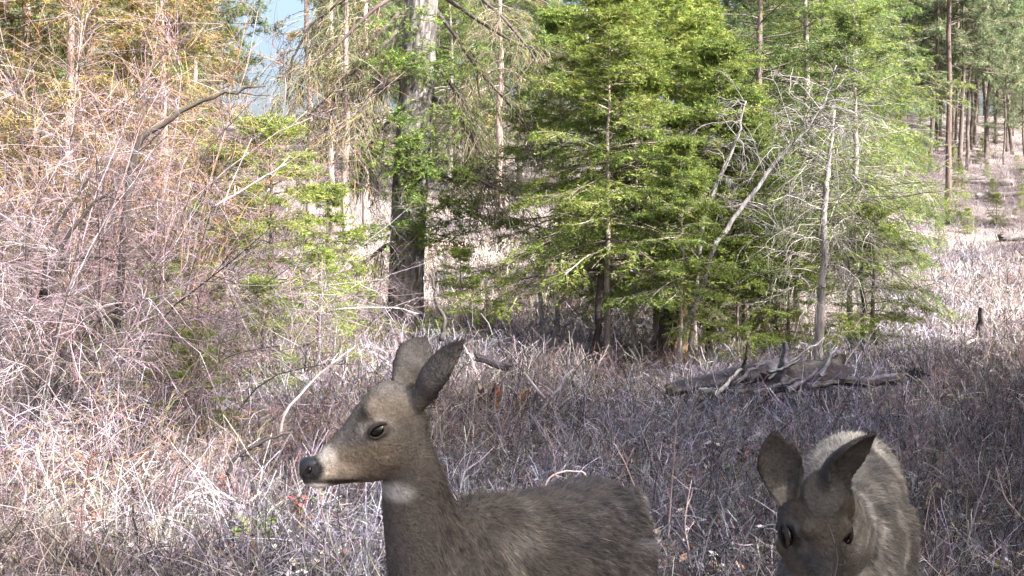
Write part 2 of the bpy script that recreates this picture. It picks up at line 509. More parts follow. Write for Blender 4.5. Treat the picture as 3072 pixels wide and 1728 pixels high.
def big_fir():
    Y = 15.5
    o = thing('fir_tree', px_ground(404, Y), 'thick grey fir trunk with drooping dead branches, behind the head of the standing deer', 'tree')
    base = np.array(o.location)
    pts = [(403, 372), (404, 340), (406, 290), (408, 230), (411, 170), (415, 110), (419, 50), (424, -20), (430, -120), (436, -260)]
    P = np.array([at(x, y, Y) for x, y in pts]) - base
    P[0, 2] = -.15
    R = np.array([22, 18.5, 17.2, 17.2, 17, 17, 16.5, 15, 11, 6]) * Y / FPX
    g = Geo()
    # fluted bark: radius varies round the stem
    sides = 54; K = 120
    f = np.linspace(0, len(P) - 1.001, K); k = f.astype(int); u = (f - k)[:, None]
    PP = P[k] * (1 - u) + P[k + 1] * u; RR = R[k] * (1 - u[:, 0]) + R[k + 1] * u[:, 0]
    a = np.arange(sides) * 2 * pi / sides
    fl = 1 + .035 * np.sin(a * 11 + .6 * np.sin(np.arange(K) * .35)[:, None]) + .03 * np.sin(a * 5 + np.arange(K)[:, None] * .11) + rng.normal(0, .022, (K, sides))
    ring = PP[:, None] + (RR[:, None] * fl)[..., None] * np.stack([np.cos(a), np.sin(a), 0 * a], -1)[None]
    i = (np.arange(K - 1)[:, None] * sides + np.arange(sides)[None])
    j = (np.arange(K - 1)[:, None] * sides + (np.arange(sides)[None] + 1) % sides)
    cc = np.array([.15, .14, .135]) * (1 + rng.normal(0, .33, (K * sides, 1)))
    g.add(ring, quads=np.stack([i, j, j + sides, i + sides], -1).reshape(-1, 4), c=cc)
    g.build('trunk', M_BARK, o, True)
    br = [[(400, 12), (376, 37), (357, 64), (337, 93), (326, 130)], [(402, -10), (373, 10), (337, 45), (310, 68), (296, 92)],
          [(440, -6), (476, 19), (513, 42), (540, 54), (566, 62)], [(436, 10), (460, 42), (478, 70), (510, 105), (556, 163)],
          [(405, 75), (385, 85), (370, 96), (358, 112), (350, 128)], [(432, 60), (448, 80), (462, 100), (470, 128), (478, 150)],
          [(398, 30), (370, 60), (345, 78), (325, 100), (306, 118)], [(438, -30), (470, -12), (505, 20), (530, 50), (548, 84)],
          [(430, 95), (452, 112), (470, 132), (482, 158), (490, 186)], [(404, 20), (388, 60), (375, 90), (362, 130), (356, 170)],
          [(398, -20), (350, -5), (310, 25), (292, 60), (286, 105)], [(408, 100), (392, 118), (378, 132), (366, 150), (360, 165)],
          [(432, 170), (455, 182), (480, 180), (498, 190), (512, 194)], [(400, 240), (385, 246), (370, 258), (360, 266), (350, 284)]]
    r = np.random.default_rng(77)
    BP = []
    for q in br:
        dy = r.uniform(-1.6, .9); Q = []
        for n_, (x, y) in enumerate(q): Q.append(at(x, y, Y + dy * n_ / 4) - base)
        BP.append(Q)
    BP = np.array(BP)
    lb = Geo()
    lb.tubes(BP, (.034 * np.linspace(1, .3, 5))[None], 6, tints(r, len(BP), [(.07, .06, .055), (.09, .075, .065)]))
    s = .15 + .85 * r.random((len(BP), 34)); p, T = along(BP, s)
    d = T * .8 + rand_perp(r, T) * .7
    SP = grow(p.reshape(-1, 3), d.reshape(-1, 3), .25 + .7 * r.random(s.size), 6, -1.1, .12, r)
    lb.tubes(SP, (.0065 * np.linspace(1, .4, 6))[None], 3, tints(r, len(SP), [(.10, .08, .07), (.16, .12, .10), (.08, .09, .05)]))
    s = .1 + .9 * r.random((len(SP), 7)); p, T = along(SP, s)
    TP = grow(p.reshape(-1, 3), (T * .7 + rand_perp(r, T) * .7).reshape(-1, 3), .12 + .3 * r.random(s.size), 4, -.8, .12, r)
    lb.tubes(TP, .0035, 3, tints(r, len(TP), [(.15, .12, .09), (.22, .18, .13), (.14, .15, .07), (.19, .19, .10)]))
    tag(lb.build('dead_branches', M_TWIG, o), kind='stuff')
    # green shoots on the stem
    cr = Geo(); sb = Geo()
    for (x, y, w, n) in [(402, 52, 26, 20), (418, 140, 34, 26), (457, 60, 22, 16), (408, 66, 18, 14), (440, 165, 40, 34), (470, 180, 30, 24), (398, 225, 30, 24), (425, 195, 30, 16), (402, 175, 20, 8), (412, 16, 26, 12), (390, 150, 24, 16), (445, 240, 30, 18), (470, 215, 30, 20), (540, 48, 20, 10), (560, 90, 22, 12), (394, 118, 16, 10), (455, 110, 16, 8), (448, 200, 24, 14)]:
        c = at(x, y, Y - .35) - base
        ang = r.random(n) * 2 * pi
        st = c + r.normal(0, 1, (n, 3)) * np.array([w, 8, w * .35]) * Y / FPX * .5
        d = np.stack([np.cos(ang), -np.abs(np.sin(ang)) * .8, r.normal(-.1, .2, n)], -1)
        Q = grow(st, d, .25 + .4 * r.random(n), 5, -.3, .1, r)
        sb.tubes(Q, .004, 3, (.12, .1, .08))
        s = .1 + .9 * r.random((n, 7)); p, T = along(Q, s)
        T2 = grow(p.reshape(-1, 3), (T * .7 + rand_perp(r, T) * np.array([.8, .8, .3])).reshape(-1, 3), .12 + .12 * r.random(s.size), 4, -.1, .08, r)
        needles(cr, r, T2, 12, .05, .014, GREEN); needles(cr, r, Q, 14, .05, .014, GREEN)
    tag(sb.build('shoots', M_TWIG, o), kind='stuff'); cr.build('crown', M_NEEDLE, o)


big_fir()

FIRS = {
    'a': fir(21, 4.6, .26, 1.5, 78, rt=.042, cols=YGREEN, droop=-.35, bark=(.3, .25, .23)),
    'b': fir(22, 4.2, .27, 1.3, 70, rt=.036, cols=GREEN + YGREEN, droop=-.3, bark=(.34, .29, .27)),
    'c': fir(23, 7.0, .20, 2.1, 105, cols=DGREEN + GREEN, droop=-.5),
    'd': fir(24, 6.4, .19, 1.9, 95, cols=GREEN + PALEG + YGREEN, droop=-.6, bark=(.3, .27, .25)),
    'e': fir(25, 2.6, .10, 1.0, 42, cols=YGREEN, droop=-.3, nsec=12),
}
FIR_LIST = [
    ('a', 604, 13.0, 1.0, 'slim young fir with a forked dark and pale stem, left one of the fir thicket'),
    ('b', 637, 13.6, 1.05, 'young fir on a straight pale stem beside the leaning dark trunk'),
    ('a', 692, 14.8, 1.05, 'bright yellow-green fir in the middle of the thicket behind the grey snags'),
    ('b', 560, 16.0, 1.15, 'fir with long low sprays at the left end of the fir thicket'),
    ('d', 520, 38.0, 1.3, 'far pale fir beyond the sunny clearing'),
    ('d', 585, 36.0, 1.35, 'far pale fir behind the left end of the fir thicket'),
    ('d', 455, 41.0, 1.3, 'far pale fir just right of the thick trunk, highest on the slope'),
    ('a', 655, 14.4, 1.15, 'bright fir rising between the pale stem and the snags'),
    ('b', 716, 13.6, .95, 'fir directly behind the shorter snag'),
    ('c', 762, 16.6, 1.05, 'tall dense dark green fir behind the grey leaning snags'),
    ('d', 852, 15.2, .78, 'broad fir with light green drooping sprays at the right end of the thicket'),
    ('d', 800, 17.6, 1.15, 'fir standing deep behind the twiggy half dead tree'),
    ('c', 822, 21.5, 1.1, 'tall fir behind the right end of the thicket'),
    ('e', 738, 12.9, .62, 'knee high fir seedling under the grey snags'),
    ('e', 790, 13.2, .6, 'little fir seedling left of the white lit trunk'),
    ('e', 462, 14.2, .58, 'fir seedling right of the foot of the thick trunk'),
    ('e', 268, 12.2, 1.15, 'small bright fir left of the thick trunk, among bare stems'),
    ('e', 225, 11.5, 1.0, 'small fir half hidden in the left bare thicket'),
    ('b', 150, 15.0, 1.1, 'fir standing far back in the left bare thicket'),
    ('d', 850, 25.0, 1.3, 'tall pale green fir far behind the half dead tree'),
    ('c', 828, 28.0, 1.4, 'tallest dark fir far behind the tops of the snags'),
    ('d', 450, 36.0, 1.2, 'far fir seen just right of the thick trunk'),
    ('b', 683, 12.1, .62, 'small fir in front of the feet of the grey snags'),
    ('b', 742, 13.4, .8, 'small dark fir behind the middle of the long snag'),
    ('e', 330, 13.4, .9, 'small fir between the bright one and the thick trunk'),
    ('d', 90, 17.5, 1.1, 'fir far back behind the shrubs near the left edge'),
    ('e', 100, 8.6, .42, 'tiny fir seedling low in the left thicket under the fan of dark stems'),
    ('e', 158, 9.4, .5, 'tiny fir seedling in the brush left of the pale slanting stick'),
    ('e', 262, 9.2, .45, 'tiny fir seedling in the brush under the small bright fir'),
    ('e', 318, 11.0, .55, 'tiny fir seedling in the brush midway to the thick trunk'),
    ('e', 196, 7.6, .36, 'tiny fir seedling nearest the camera in the left brush'),
    ('e', 872, 14.4, .8, 'low fir sprawling at the meadow edge, right end of the thicket'),
]
for k, px, Y, sc, lab in FIR_LIST:
    place('fir_tree', FIRS[k], px_ground(px, Y), lab, 'tree', GW if px > 540 else 'firs of the left thicket', rz=random.random() * 6.28, sc=sc)


# yellow-olive conifers and bare birches behind the left thicket
LARCH = fir(31, 7.5, .12, 1.9, 95, nsec=15, nter=3, m=9, ln=.055, wd=.017, cols=OLIVE, droop=-.8, bark=(.36, .27, .24))
LARCH2 = fir(32, 9.0, .22, 1.6, 80, nsec=12, nter=3, m=8, ln=.055, wd=.018, cols=OLIVE + PALEG, droop=-.9, bark=(.36, .28, .25), sparse=.2, rt=.085)
LARCH3 = fir(33, 9.0, .30, .75, 80, nsec=9, nter=3, m=8, ln=.055, wd=.018, cols=OLIVE + PALEG, droop=-1.0, bark=(.32, .26, .24), sparse=.25, rt=.075)
for kind, px, Y, sc, lab in [
    (LARCH, 70, 11.6, .8, 'olive larch between the two tall tan shrubs at upper left'),
    (LARCH, 160, 12.6, .75, 'olive larch behind the tip of the arching dark branch'),
    (LARCH, -20, 11.0, .85, 'olive larch cut by the left edge'),
    (LARCH, 40, 13.0, .95, 'olive yellow larch at the upper left corner behind the bare shrubs'),
    (LARCH, 128, 14.5, 1.0, 'olive yellow larch right of the corner larch, behind the arching dark branch'),
    (LARCH3, 196, 16.0, .85, 'thin olive larch left of the bright sky gap'),
    (LARCH3, 310, 22.0, 1.15, 'slender larch with pink lit stem just right of the sky gap'),
    (LARCH3, 346, 21.0, 1.1, 'slender larch with pale stem midway between the sky gap and the thick trunk'),
    (LARCH3, 366, 25.0, 1.25, 'slender larch nearest the thick trunk on its left'),
    (LARCH3, 332, 27.0, 1.2, 'slender larch set back between two paler stems left of the thick trunk'),
    (LARCH2, 500, 33.0, 1.35, 'yellowish larch above the sunny clearing'),
]:
    place('larch_tree', kind, px_ground(px, Y), lab, 'tree', 'larches behind the thicket', rz=random.random() * 6.28, sc=sc)

# ------------------------------------------------------------------ the pine wood on the slope
PINES = [pine(41, 13, .28, 2.1, 62), pine(42, 12, .34, 1.9, 56, lean=.03), pine(43, 14, .22, 2.3, 68), pine(44, 11, .36, 1.7, 50, cols=PALEG + GREEN)]
POLE = pine(45, 14, .44, 1.7, 46, rt=.09, cols=PALEG, bark=(.13, .10, .09))
place('pine_tree', POLE, px_ground(948, 29.0), 'tall straight pine with a thin dark trunk alone on the open meadow', 'tree', 'pines on the far slope')
GP = 'pines on the far slope'
for px, Y, k, lean, lab in [
    (958, 40, 1, 0, 'thin pale pine trunk close behind the lone dark pine'),
    (985, 43, 0, .16, 'dark pine trunk leaning right on the slope'),
    (1003, 47, 1, .03, 'straight pine trunk between the leaning pine and the right edge'),
    (1012, 46, 3, .12, 'pine trunk leaning right at the right edge'),
    (972, 49, 2, 0, 'thick pine trunk behind the leaning dark pine'),
    (935, 52, 0, 0, 'pine trunk showing left of the lone dark pine'),
]:
    place('pine_tree', PINES[k], px_ground(px, Y), lab, 'tree', GP, rz=random.random() * 6.28, sc=.9, tilt=(0, lean, 0))
rr_ = random.Random(31)
for k in range(44):
    Y = 41 + k * .75 + rr_.uniform(-.5, .5); px = 930 + (k * 37) % 128 + rr_.uniform(-3, 3)
    place('pine_tree', PINES[k % 4], px_ground(px, Y), 'slim pine of the stand on the right slope behind the meadow', 'tree', 'pine stand on the right slope', rz=rr_.uniform(0, 6.28), sc=rr_.uniform(.72, .95) * (.45 if px > 998 else 1), tilt=(0, rr_.uniform(-.03, .07), 0))
rp = random.Random(9)
n_far = 0
spots = []
while n_far < 120:
    Y = rp.uniform(38, 78); px = rp.uniform(-60, 1140)
    X = (px - 512) / FPX * Y
    if 222 < px < 335: continue                                  # the sky gap
    if 470 < px < 600 and Y < 46: continue
    if 930 < px: continue
    if any((X - a) ** 2 + (Y - b) ** 2 < 2.2 for a, b in spots): continue
    spots.append((X, Y)); n_far += 1
    left = px < 430
    zone = 'slope behind the left thicket' if px < 430 else ('slope behind the fir thicket' if px < 900 else 'right slope behind the meadow')
    place('pine_tree', PINES[rp.randrange(4)], (X, Y, float(ground_z(X, Y))), 'one of many slim pines of the far wood, ' + zone, 'tree',
          'far pine wood, ' + zone, rz=rp.uniform(0, 6.28), sc=rp.uniform(.62, .95), tilt=(rp.uniform(-.04, .04), rp.uniform(-.05, .05), 0))

# ------------------------------------------------------------------ firs out of frame on the right that shade the foreground
FIRS['p'] = PINES[0]
FIRS['n'] = fir(26, 7.2, .10, 1.6, 120, cols=DGREEN + GREEN, droop=-.4, power=.7)
for x, y, k, sc, lab in [
    (5.5, 1.3, 'c', 1.2, 'nearest fir of the row beyond the right edge, casting the foreground shade'),
    (5.7, 2.8, 'c', 1.2, 'second fir of the row beyond the right edge, casting the foreground shade'),
    (6.0, 4.4, 'c', 1.18, 'third fir of the row beyond the right edge, casting the meadow shade'),
    (6.5, 6.0, 'c', 1.15, 'fourth fir of the row beyond the right edge, casting the meadow shade'),
    (7.2, 7.6, 'c', 1.1, 'fifth fir of the row beyond the right edge, casting the meadow shade'),
    (8.2, 9.2, 'c', 1.02, 'sixth fir of the row beyond the right edge, casting the meadow shade'),
    (9.2, 10.8, 'c', .92, 'farthest fir of the row beyond the right edge, casting the meadow shade'),
    (7.6, 1.9, 'd', 1.3, 'tall fir behind the near end of the row beyond the right edge'),
    (8.0, 4.0, 'd', 1.3, 'tall fir behind the middle of the row beyond the right edge'),
    (9.0, 6.4, 'd', 1.25, 'tall fir behind the far end of the row beyond the right edge'),
    (7.6, -0.2, 'p', 1.0, 'tall thin pine behind the row beyond the right edge, dappling the lower left brush'),
    (9.6, 0.2, 'p', 1.0, 'second tall thin pine behind the row beyond the right edge'),
    (2.6, 0.62, 'n', .72, 'small fir at arm length right of the camera shading the standing deer rump'),
    (3.2, -0.1, 'n', 1.06, 'slender fir right beside the camera that keeps both deer in shade'),
]:
    place('pine_tree' if k == 'p' else 'fir_tree', FIRS[k], (x, y, float(ground_z(x, y))), lab, 'tree', 'firs beyond the right edge', rz=random.random() * 6.28, sc=sc)


for x, y, lab in ((21.5, 22.5, 'nearer'), (24.5, 26.0, 'middle'), (23.0, 30.5, 'farther')):
    place('pine_tree', PINES[0], (x, y, float(ground_z(x, y))), lab + ' of three pines beyond the right edge shading the meadow slope', 'tree', 'pines beyond the right edge', sc=.95)

# ------------------------------------------------------------------ snags and dead trees of the thicket
def snag(name, pts, Y, R, cols, label, cat='dead tree', ntw=26, tl=.5, dY=0.0, mat=None, seed=1, grav=-.7):
    r = np.random.default_rng(seed)
    n = len(pts)
    W = np.array([at(x, y, Y + dY * k / (n - 1)) for k, (x, y) in enumerate(pts)])
    W[0, 2] = min(W[0, 2], float(ground_z(W[0, 0], W[0, 1])) - .05)
    o = thing(name, (W[0, 0], W[0, 1], float(ground_z(W[0, 0], W[0, 1]))), label, cat)
    base = np.array(o.location)
    W = W - base
    f = np.linspace(0, n - 1.001, n * 4); k = f.astype(int); u = (f - k)[:, None]
    P = (W[k] * (1 - u) + W[k + 1] * u) + r.normal(0, .008, (len(f), 3))
    g = Geo()
    c = np.asarray(cols[0])
    g.tubes(P[None], np.interp(f, np.arange(n), R)[None], 8, c)
    g.build('trunk', mat or M_BARK, o, True)
    if ntw:
        t = Geo()
        s = (.3 + .7 * r.random((1, ntw))); p, T = along(P[None], s)
        SP = grow(p[0], T[0] * .5 + rand_perp(r, T[0]), tl * (.3 + r.random(ntw)), 7, grav, .17, r)
        t.tubes(SP, (.006 * np.linspace(1, .35, 7))[None], 3, tints(r, ntw, cols))
        s = .15 + .85 * r.random((ntw, 7)); p, T = along(SP, s)
        TP = grow(p.reshape(-1, 3), (T * .7 + rand_perp(r, T) * .7).reshape(-1, 3), tl * (.15 + .35 * r.random(s.size)), 5, grav, .17, r)
        t.tubes(TP, (.0033 * np.linspace(1, .45, 5))[None], 3, tints(r, len(TP), cols))
        tag(t.build('branches', M_TWIG, o), kind='stuff')
    return o


WHITE = [(0.216, 0.203, 0.202), (0.181, 0.168, 0.169), (0.242, 0.225, 0.221)]
snag('dead_tree', [(690, 330), (702, 221), (725, 166), (739, 135), (746, 100)], 12.6, [.03, .027, .023, .017, .007], WHITE, 'pale grey dead snag leaning right, the shorter of two', seed=2, ntw=34, tl=.6)
snag('dead_tree', [(672, 340), (714, 245), (737, 215), (784, 153), (811, 127), (826, 98), (836, 66)], 12.4, [.03, .029, .027, .024, .019, .012, .005], WHITE, 'long pale grey dead snag leaning far right above the twiggy tangle', seed=3, ntw=44, tl=.7)
snag('dead_tree', [(655, 362), (664, 330), (672, 300), (684, 270)], 12.9, [.085, .08, .075, .06], DARK, 'dark leaning trunk at the foot of the grey snags', seed=4, ntw=8, tl=.4)
snag('dead_tree', [(678, 362), (681, 335), (684, 308), (686, 292)], 13.0, [.12, .11, .10, .07], [(.19, .13, .075), (.16, .11, .07)], 'stubby orange brown broken trunk beside the dark leaning one', seed=5, ntw=6, tl=.3, mat=M_WOOD)
snag('dead_tree', [(593, 368), (598, 330), (600, 290), (603, 250)], 12.7, [.045, .04, .04, .03], DARK, 'thin black stem crossing in front of the slim forked fir', seed=6, ntw=8, tl=.4)
o = snag('dead_tree', [(818, 366), (819, 330), (822, 290), (826, 250), (824, 210), (828, 170), (835, 110)], 12.7, [.06, .055, .05, .045, .038, .03, .012], [(.36, .33, .32), (.22, .20, .19), (.12, .11, .105), (.18, .17, .14)], 'half dead fir with white lit trunk and a tangle of hanging grey twigs', seed=7, ntw=110, tl=1.25, grav=-1.3)
# a few green sprays still on it
r_ = np.random.default_rng(8)
ang = r_.random(60) * 2 * pi
Q = grow(np.stack([r_.normal(0, .05, 60), r_.normal(0, .05, 60), .7 + 2.2 * r_.random(60)], -1), np.stack([np.cos(ang), np.sin(ang), r_.normal(.1, .2, 60)], -1), .5 + .8 * r_.random(60), 7, -.7, .1, r_)
cg = Geo()
s_ = .4 + .6 * r_.random((60, 8)); p_, T_ = along(Q, s_)
TP_ = grow(p_.reshape(-1, 3), (T_ * .7 + rand_perp(r_, T_) * .6).reshape(-1, 3), .1 + .14 * r_.random(s_.size), 4, -.3, .1, r_)
needles(cg, r_, TP_, 8, .034, .007, PALEG + YGREEN)
cg.build('crown', M_NEEDLE, o)
for i, (px, y0, y1, Y, lab) in enumerate([(706, 350, 290, 13.4, 'thin dark stem right of the orange broken trunk'), (752, 352, 280, 13.6, 'thin stem in shade behind the log pile, left one'), (775, 350, 300, 13.9, 'thin stem in shade behind the upright stub of the log pile'),
                                          (540, 352, 262, 14.6, 'thin grey stem at the clearing edge'), (862, 345, 235, 14.9, 'thin grey stem right of the white lit trunk'), (720, 345, 262, 15.4, 'thin grey stem between the seedlings under the snags')]):
    snag('dead_tree', [(px, y0), (px + 2, (2 * y0 + y1) / 3), (px - 1, (y0 + 2 * y1) / 3), (px + 3, y1)], Y, [.035, .032, .028, .02], GREY if i % 2 else DARK, lab, seed=60 + i, ntw=14, tl=.5)

# ------------------------------------------------------------------ log pile
WOODC = [(0.078, 0.072, 0.077), (0.122, 0.114, 0.117), (0.057, 0.051, 0.054), (0.175, 0.162, 0.167)]


def log(name, a, b, r0, r1, cols, label, cat='log', seed=1, bumps=.12, sides=14):
    r = np.random.default_rng(seed)
    a = np.asarray(a, float); b = np.asarray(b, float)
    o = thing(name, (a[0], a[1], float(ground_z(a[0], a[1]))), label, cat)
    base = np.array(o.location)
    K = 16; t = np.linspace(0, 1, K)[:, None]
    P = a + (b - a) * t + np.cumsum(r.normal(0, .006, (K, 3)), 0) - base
    T = nrm(b - a); ref = np.array([0, 0, 1.0]) if abs(T[2]) < .8 else np.array([1.0, 0, 0])
    U = nrm(np.cross(T, ref)); V = np.cross(T, U)
    ang = np.arange(sides) * 2 * pi / sides
    rad = (r0 + (r1 - r0) * t) * (1 + bumps * (r.normal(0, .5, (1, sides)) + r.normal(0, .35, (K, sides))))
    end = np.linspace(-1, 1, K)[:, None]
    ring = P[:, None] + rad[..., None] * (np.cos(ang)[None, :, None] * U + np.sin(ang)[None, :, None] * V)
    ring[0] += T * r.normal(0, r0 * .5, (sides, 1)); ring[-1] += T * r.normal(0, r1 * .5, (sides, 1))
    g = Geo()
    i = np.arange(K - 1)[:, None] * sides + np.arange(sides)[None]; j = np.arange(K - 1)[:, None] * sides + (np.arange(sides)[None] + 1) % sides
    cc = np.repeat(tints(r, sides, cols, .2)[None], K, 0).reshape(-1, 3) * (1 + r.normal(0, .12, (K * sides, 1)))
    g.add(ring, quads=np.stack([i, j, j + sides, i + sides], -1).reshape(-1, 4), c=cc)
    g.build('wood', M_WOOD, o)
    e = Geo()
    for kk, rg in ((0, ring[0]), (K - 1, ring[-1])):
        c0 = rg.mean(0)
        v = np.concatenate([[c0], c0 + (rg - c0) * .5 + T * r.normal(0, r0 * .12, (sides, 1)), rg])
        q1 = [[0, 1 + m, 1 + (m + 1) % sides] for m in range(sides)]
        q2 = [[1 + m, 1 + sides + m, 1 + sides + (m + 1) % sides, 1 + (m + 1) % sides] for m in range(sides)]
        e = Geo(); e.add(v, tris=q1, quads=q2, c=tints(r, len(v), [(.17, .14, .12), (.11, .09, .08), (.22, .18, .15)], .2)); e.build('broken_end', M_WOOD, o)
    return o


log('log', at(668, 391, 9.2), at(790, 368, 9.9), .06, .105, WOODC, 'long dark weathered log slanting up into the log pile', seed=1)
log('log', at(772, 382, 9.5), at(842, 373, 9.4), .11, .13, [(.07, .062, .06), (.12, .105, .10), (.17, .15, .145)], 'short thick dark log with a broken end at the right of the pile', seed=2, bumps=.2)
log('pole', at(842, 381, 9.5), at(900, 380, 9.4), .042, .05, [(.15, .14, .15), (.10, .09, .10)], 'smooth grey pole jutting right out of the log pile', 'pole', seed=3, bumps=.06)
log('stump', at(781, 388, 9.4), at(783, 340, 9.4), .07, .022, [(.16, .15, .16), (.24, .23, .24), (.08, .075, .08)], 'upright pointed grey stub on top of the log pile', 'stump', seed=4, bumps=.2)
log('log', at(800, 372, 9.8), at(838, 362, 9.9), .07, .06, [(.05, .045, .04)], 'black charred log lying on top behind the stub', seed=5, bumps=.25)
for i_, (x0, y0, x1, y1, lab) in enumerate([(752, 392, 806, 374, 'grey stick leaning on the front of the log pile, left one'), (790, 390, 822, 366, 'grey stick leaning on the front of the log pile, right one'), (806, 386, 850, 380, 'splintered grey slab in front of the broken log'), (735, 384, 764, 360, 'thin grey stick poking up left of the pointed stub'), (820, 376, 838, 352, 'dark splinter standing at the broken log end'), (700, 392, 760, 386, 'weathered stick lying along the foot of the slanting log'), (768, 372, 800, 360, 'short broken limb behind the pointed stub')]):
    log('branch', at(x0, y0, 9.2), at(x1, y1, 9.35), .02 + .006 * (i_ % 3), .012, [(.16, .15, .155), (.26, .245, .25), (.09, .08, .085)], lab, 'branch', seed=40 + i_, bumps=.2, sides=7)
log('branch', at(714, 394, 9.0), at(742, 372, 9.3), .018, .012, [(.55, .52, .52)], 'pale peeled branch propped against the slanting log', 'branch', seed=6)
log('branch', at(742, 372, 9.4), at(752, 340, 9.4), .016, .008, DARK, 'dark crooked branch standing up from the slanting log', 'branch', seed=7)
log('branch', at(770, 378, 9.4), at(824, 338, 9.5), .012, .006, [(.30, .26, .25)], 'thin branch slanting up right across the white lit trunk', 'branch', seed=8)
log('branch', at(680, 402, 9.6), at(812, 405, 9.4), .012, .008, [(.2, .18, .18)], 'long thin fallen branch in front of the log pile', 'branch', seed=9)
log('branch', at(724, 455, 7.2), at(760, 432, 7.6), .024, .016, [(.38, .36, .38)], 'pale grey stick in the shade left of the ears of the grazing deer', 'branch', seed=10)
log('log', at(476, 358, 9.4), at(512, 366, 9.4), .035, .03, [(.12, .11, .12)], 'short dark grey log above the tip of the standing deer ear', seed=11)
log('stump', np.append(at(488, 418, 8.6)[:2], -.05), at(488, 388, 8.6), .085, .075, [(.10, .055, .03), (.22, .10, .045), (.05, .035, .03)], 'rotten reddish brown stump behind the neck of the standing deer', 'stump', seed=12, bumps=.3)
log('stump', np.append(at(515, 420, 8.5)[:2], -.05), at(516, 390, 8.5), .06, .05, [(.26, .12, .05), (.14, .07, .04)], 'small orange rotten stump beside the forked grey stick', 'stump', seed=13, bumps=.3)
log('log', at(573, 385, 9.8), at(592, 390, 9.8), .03, .028, [(.12, .11, .12)], 'short grey log among dead grass above the standing deer back', seed=14)
log('log', at(985, 283, 21), at(942, 289, 21), .05, .045, [(.62, .58, .56)], 'bleached white log lying on the sunny meadow at right', seed=15)
log('branch', at(965, 343, 15), at(978, 338, 15), .025, .02, [(.6, .56, .54)], 'bleached short stick on the meadow near the dark stump remains', 'branch', seed=16)
log('stump', at(980, 327, 15.6) - np.array([0, 0, .25]), at(981, 306, 15.6), .05, .035, [(.08, .07, .075)], 'small dark stump on the sunny meadow at right', 'stump', seed=17, bumps=.3)
for i_, (px, Y, dx, lab) in enumerate([(975, 34, 1.6, 'grey log on the slope under the leaning dark pine'), (1010, 37, -1.4, 'grey log on the slope at the right edge below the pines'), (955, 38, 1.2, 'short grey log on the slope right of the lone dark pine'), (1000, 26, 1.1, 'grey fallen pole in the meadow right of the lone dark pine foot'), (505, 24, 1.5, 'grey log lying in the sunny clearing')]):
    p_ = px_ground(px, Y); log('log', p_ + np.array([0, 0, .10]), p_ + np.array([dx, .5, .14 + .1 * .5]), .09, .06, [(.13, .12, .12), (.10, .09, .09)], lab, seed=70 + i_)
for i_ in range(12):
    Y = 26 + i_ * 1.6; px = 938 + (i_ * 29) % 92
    place('fir_tree', FIRS['e'], px_ground(px, Y), 'tiny green fir sapling on the right slope', 'tree', 'fir saplings on the right slope', rz=i_ * 1.3, sc=.22 + .05 * (i_ % 4))
# forked grey stick
o = thing('forked_branch', px_ground(522, 8.2), 'forked grey stick standing in the grass between the two deer', 'branch')
b_ = np.array(o.location)
for q, n_ in (([(523, 448), (532, 425), (545, 405), (552, 397)], 'stem'), ([(548, 401), (560, 388), (566, 376), (574, 369)], 'fork'), ([(547, 402), (536, 388), (528, 378), (524, 372)], 'fork')):
    g = Geo(); P = np.array([at(x, y, 8.2) - b_ for x, y in q])
    if n_ == 'stem': P[0, 2] = -.03
    g.tubes(P[None], np.linspace(.014, .009, 4)[None], 6, (.36, .34, .36)); g.build(n_, M_WOOD, o, True)
# dark seed heads on stalks
for px, py, lab in ((912, 373, 'dark seed head on a thin stalk beside the grey pole, left of two'), (923, 377, 'dark seed head on a thin stalk beside the grey pole, right of two')):
    o = thing('dry_flower', px_ground(px + 2, 10.8), lab, 'plant', 'dark seed heads by the pole'); b_ = np.array(o.location)
    top = at(px, py, 10.8) - b_
    g = Geo(); g.tubes(np.array([[[0, 0, -.03], top * .5 + np.array([.02, 0, 0]), top]]), .004, 4, (.12, .1, .1)); g.build('stalk', M_TWIG, o)
    h = Geo(); r_ = np.random.default_rng(px); d = nrm(r_.normal(0, 1, (160, 3)) * np.array([1.4, 1.2, .8]))
    w = rand_perp(r_, d) * .014; c0 = top + d * .02
    h.tris(c0 - w, c0 + w, c0 + d * .06, tints(r_, 160, DARK)); h.build('seed_head', M_TWIG, o)

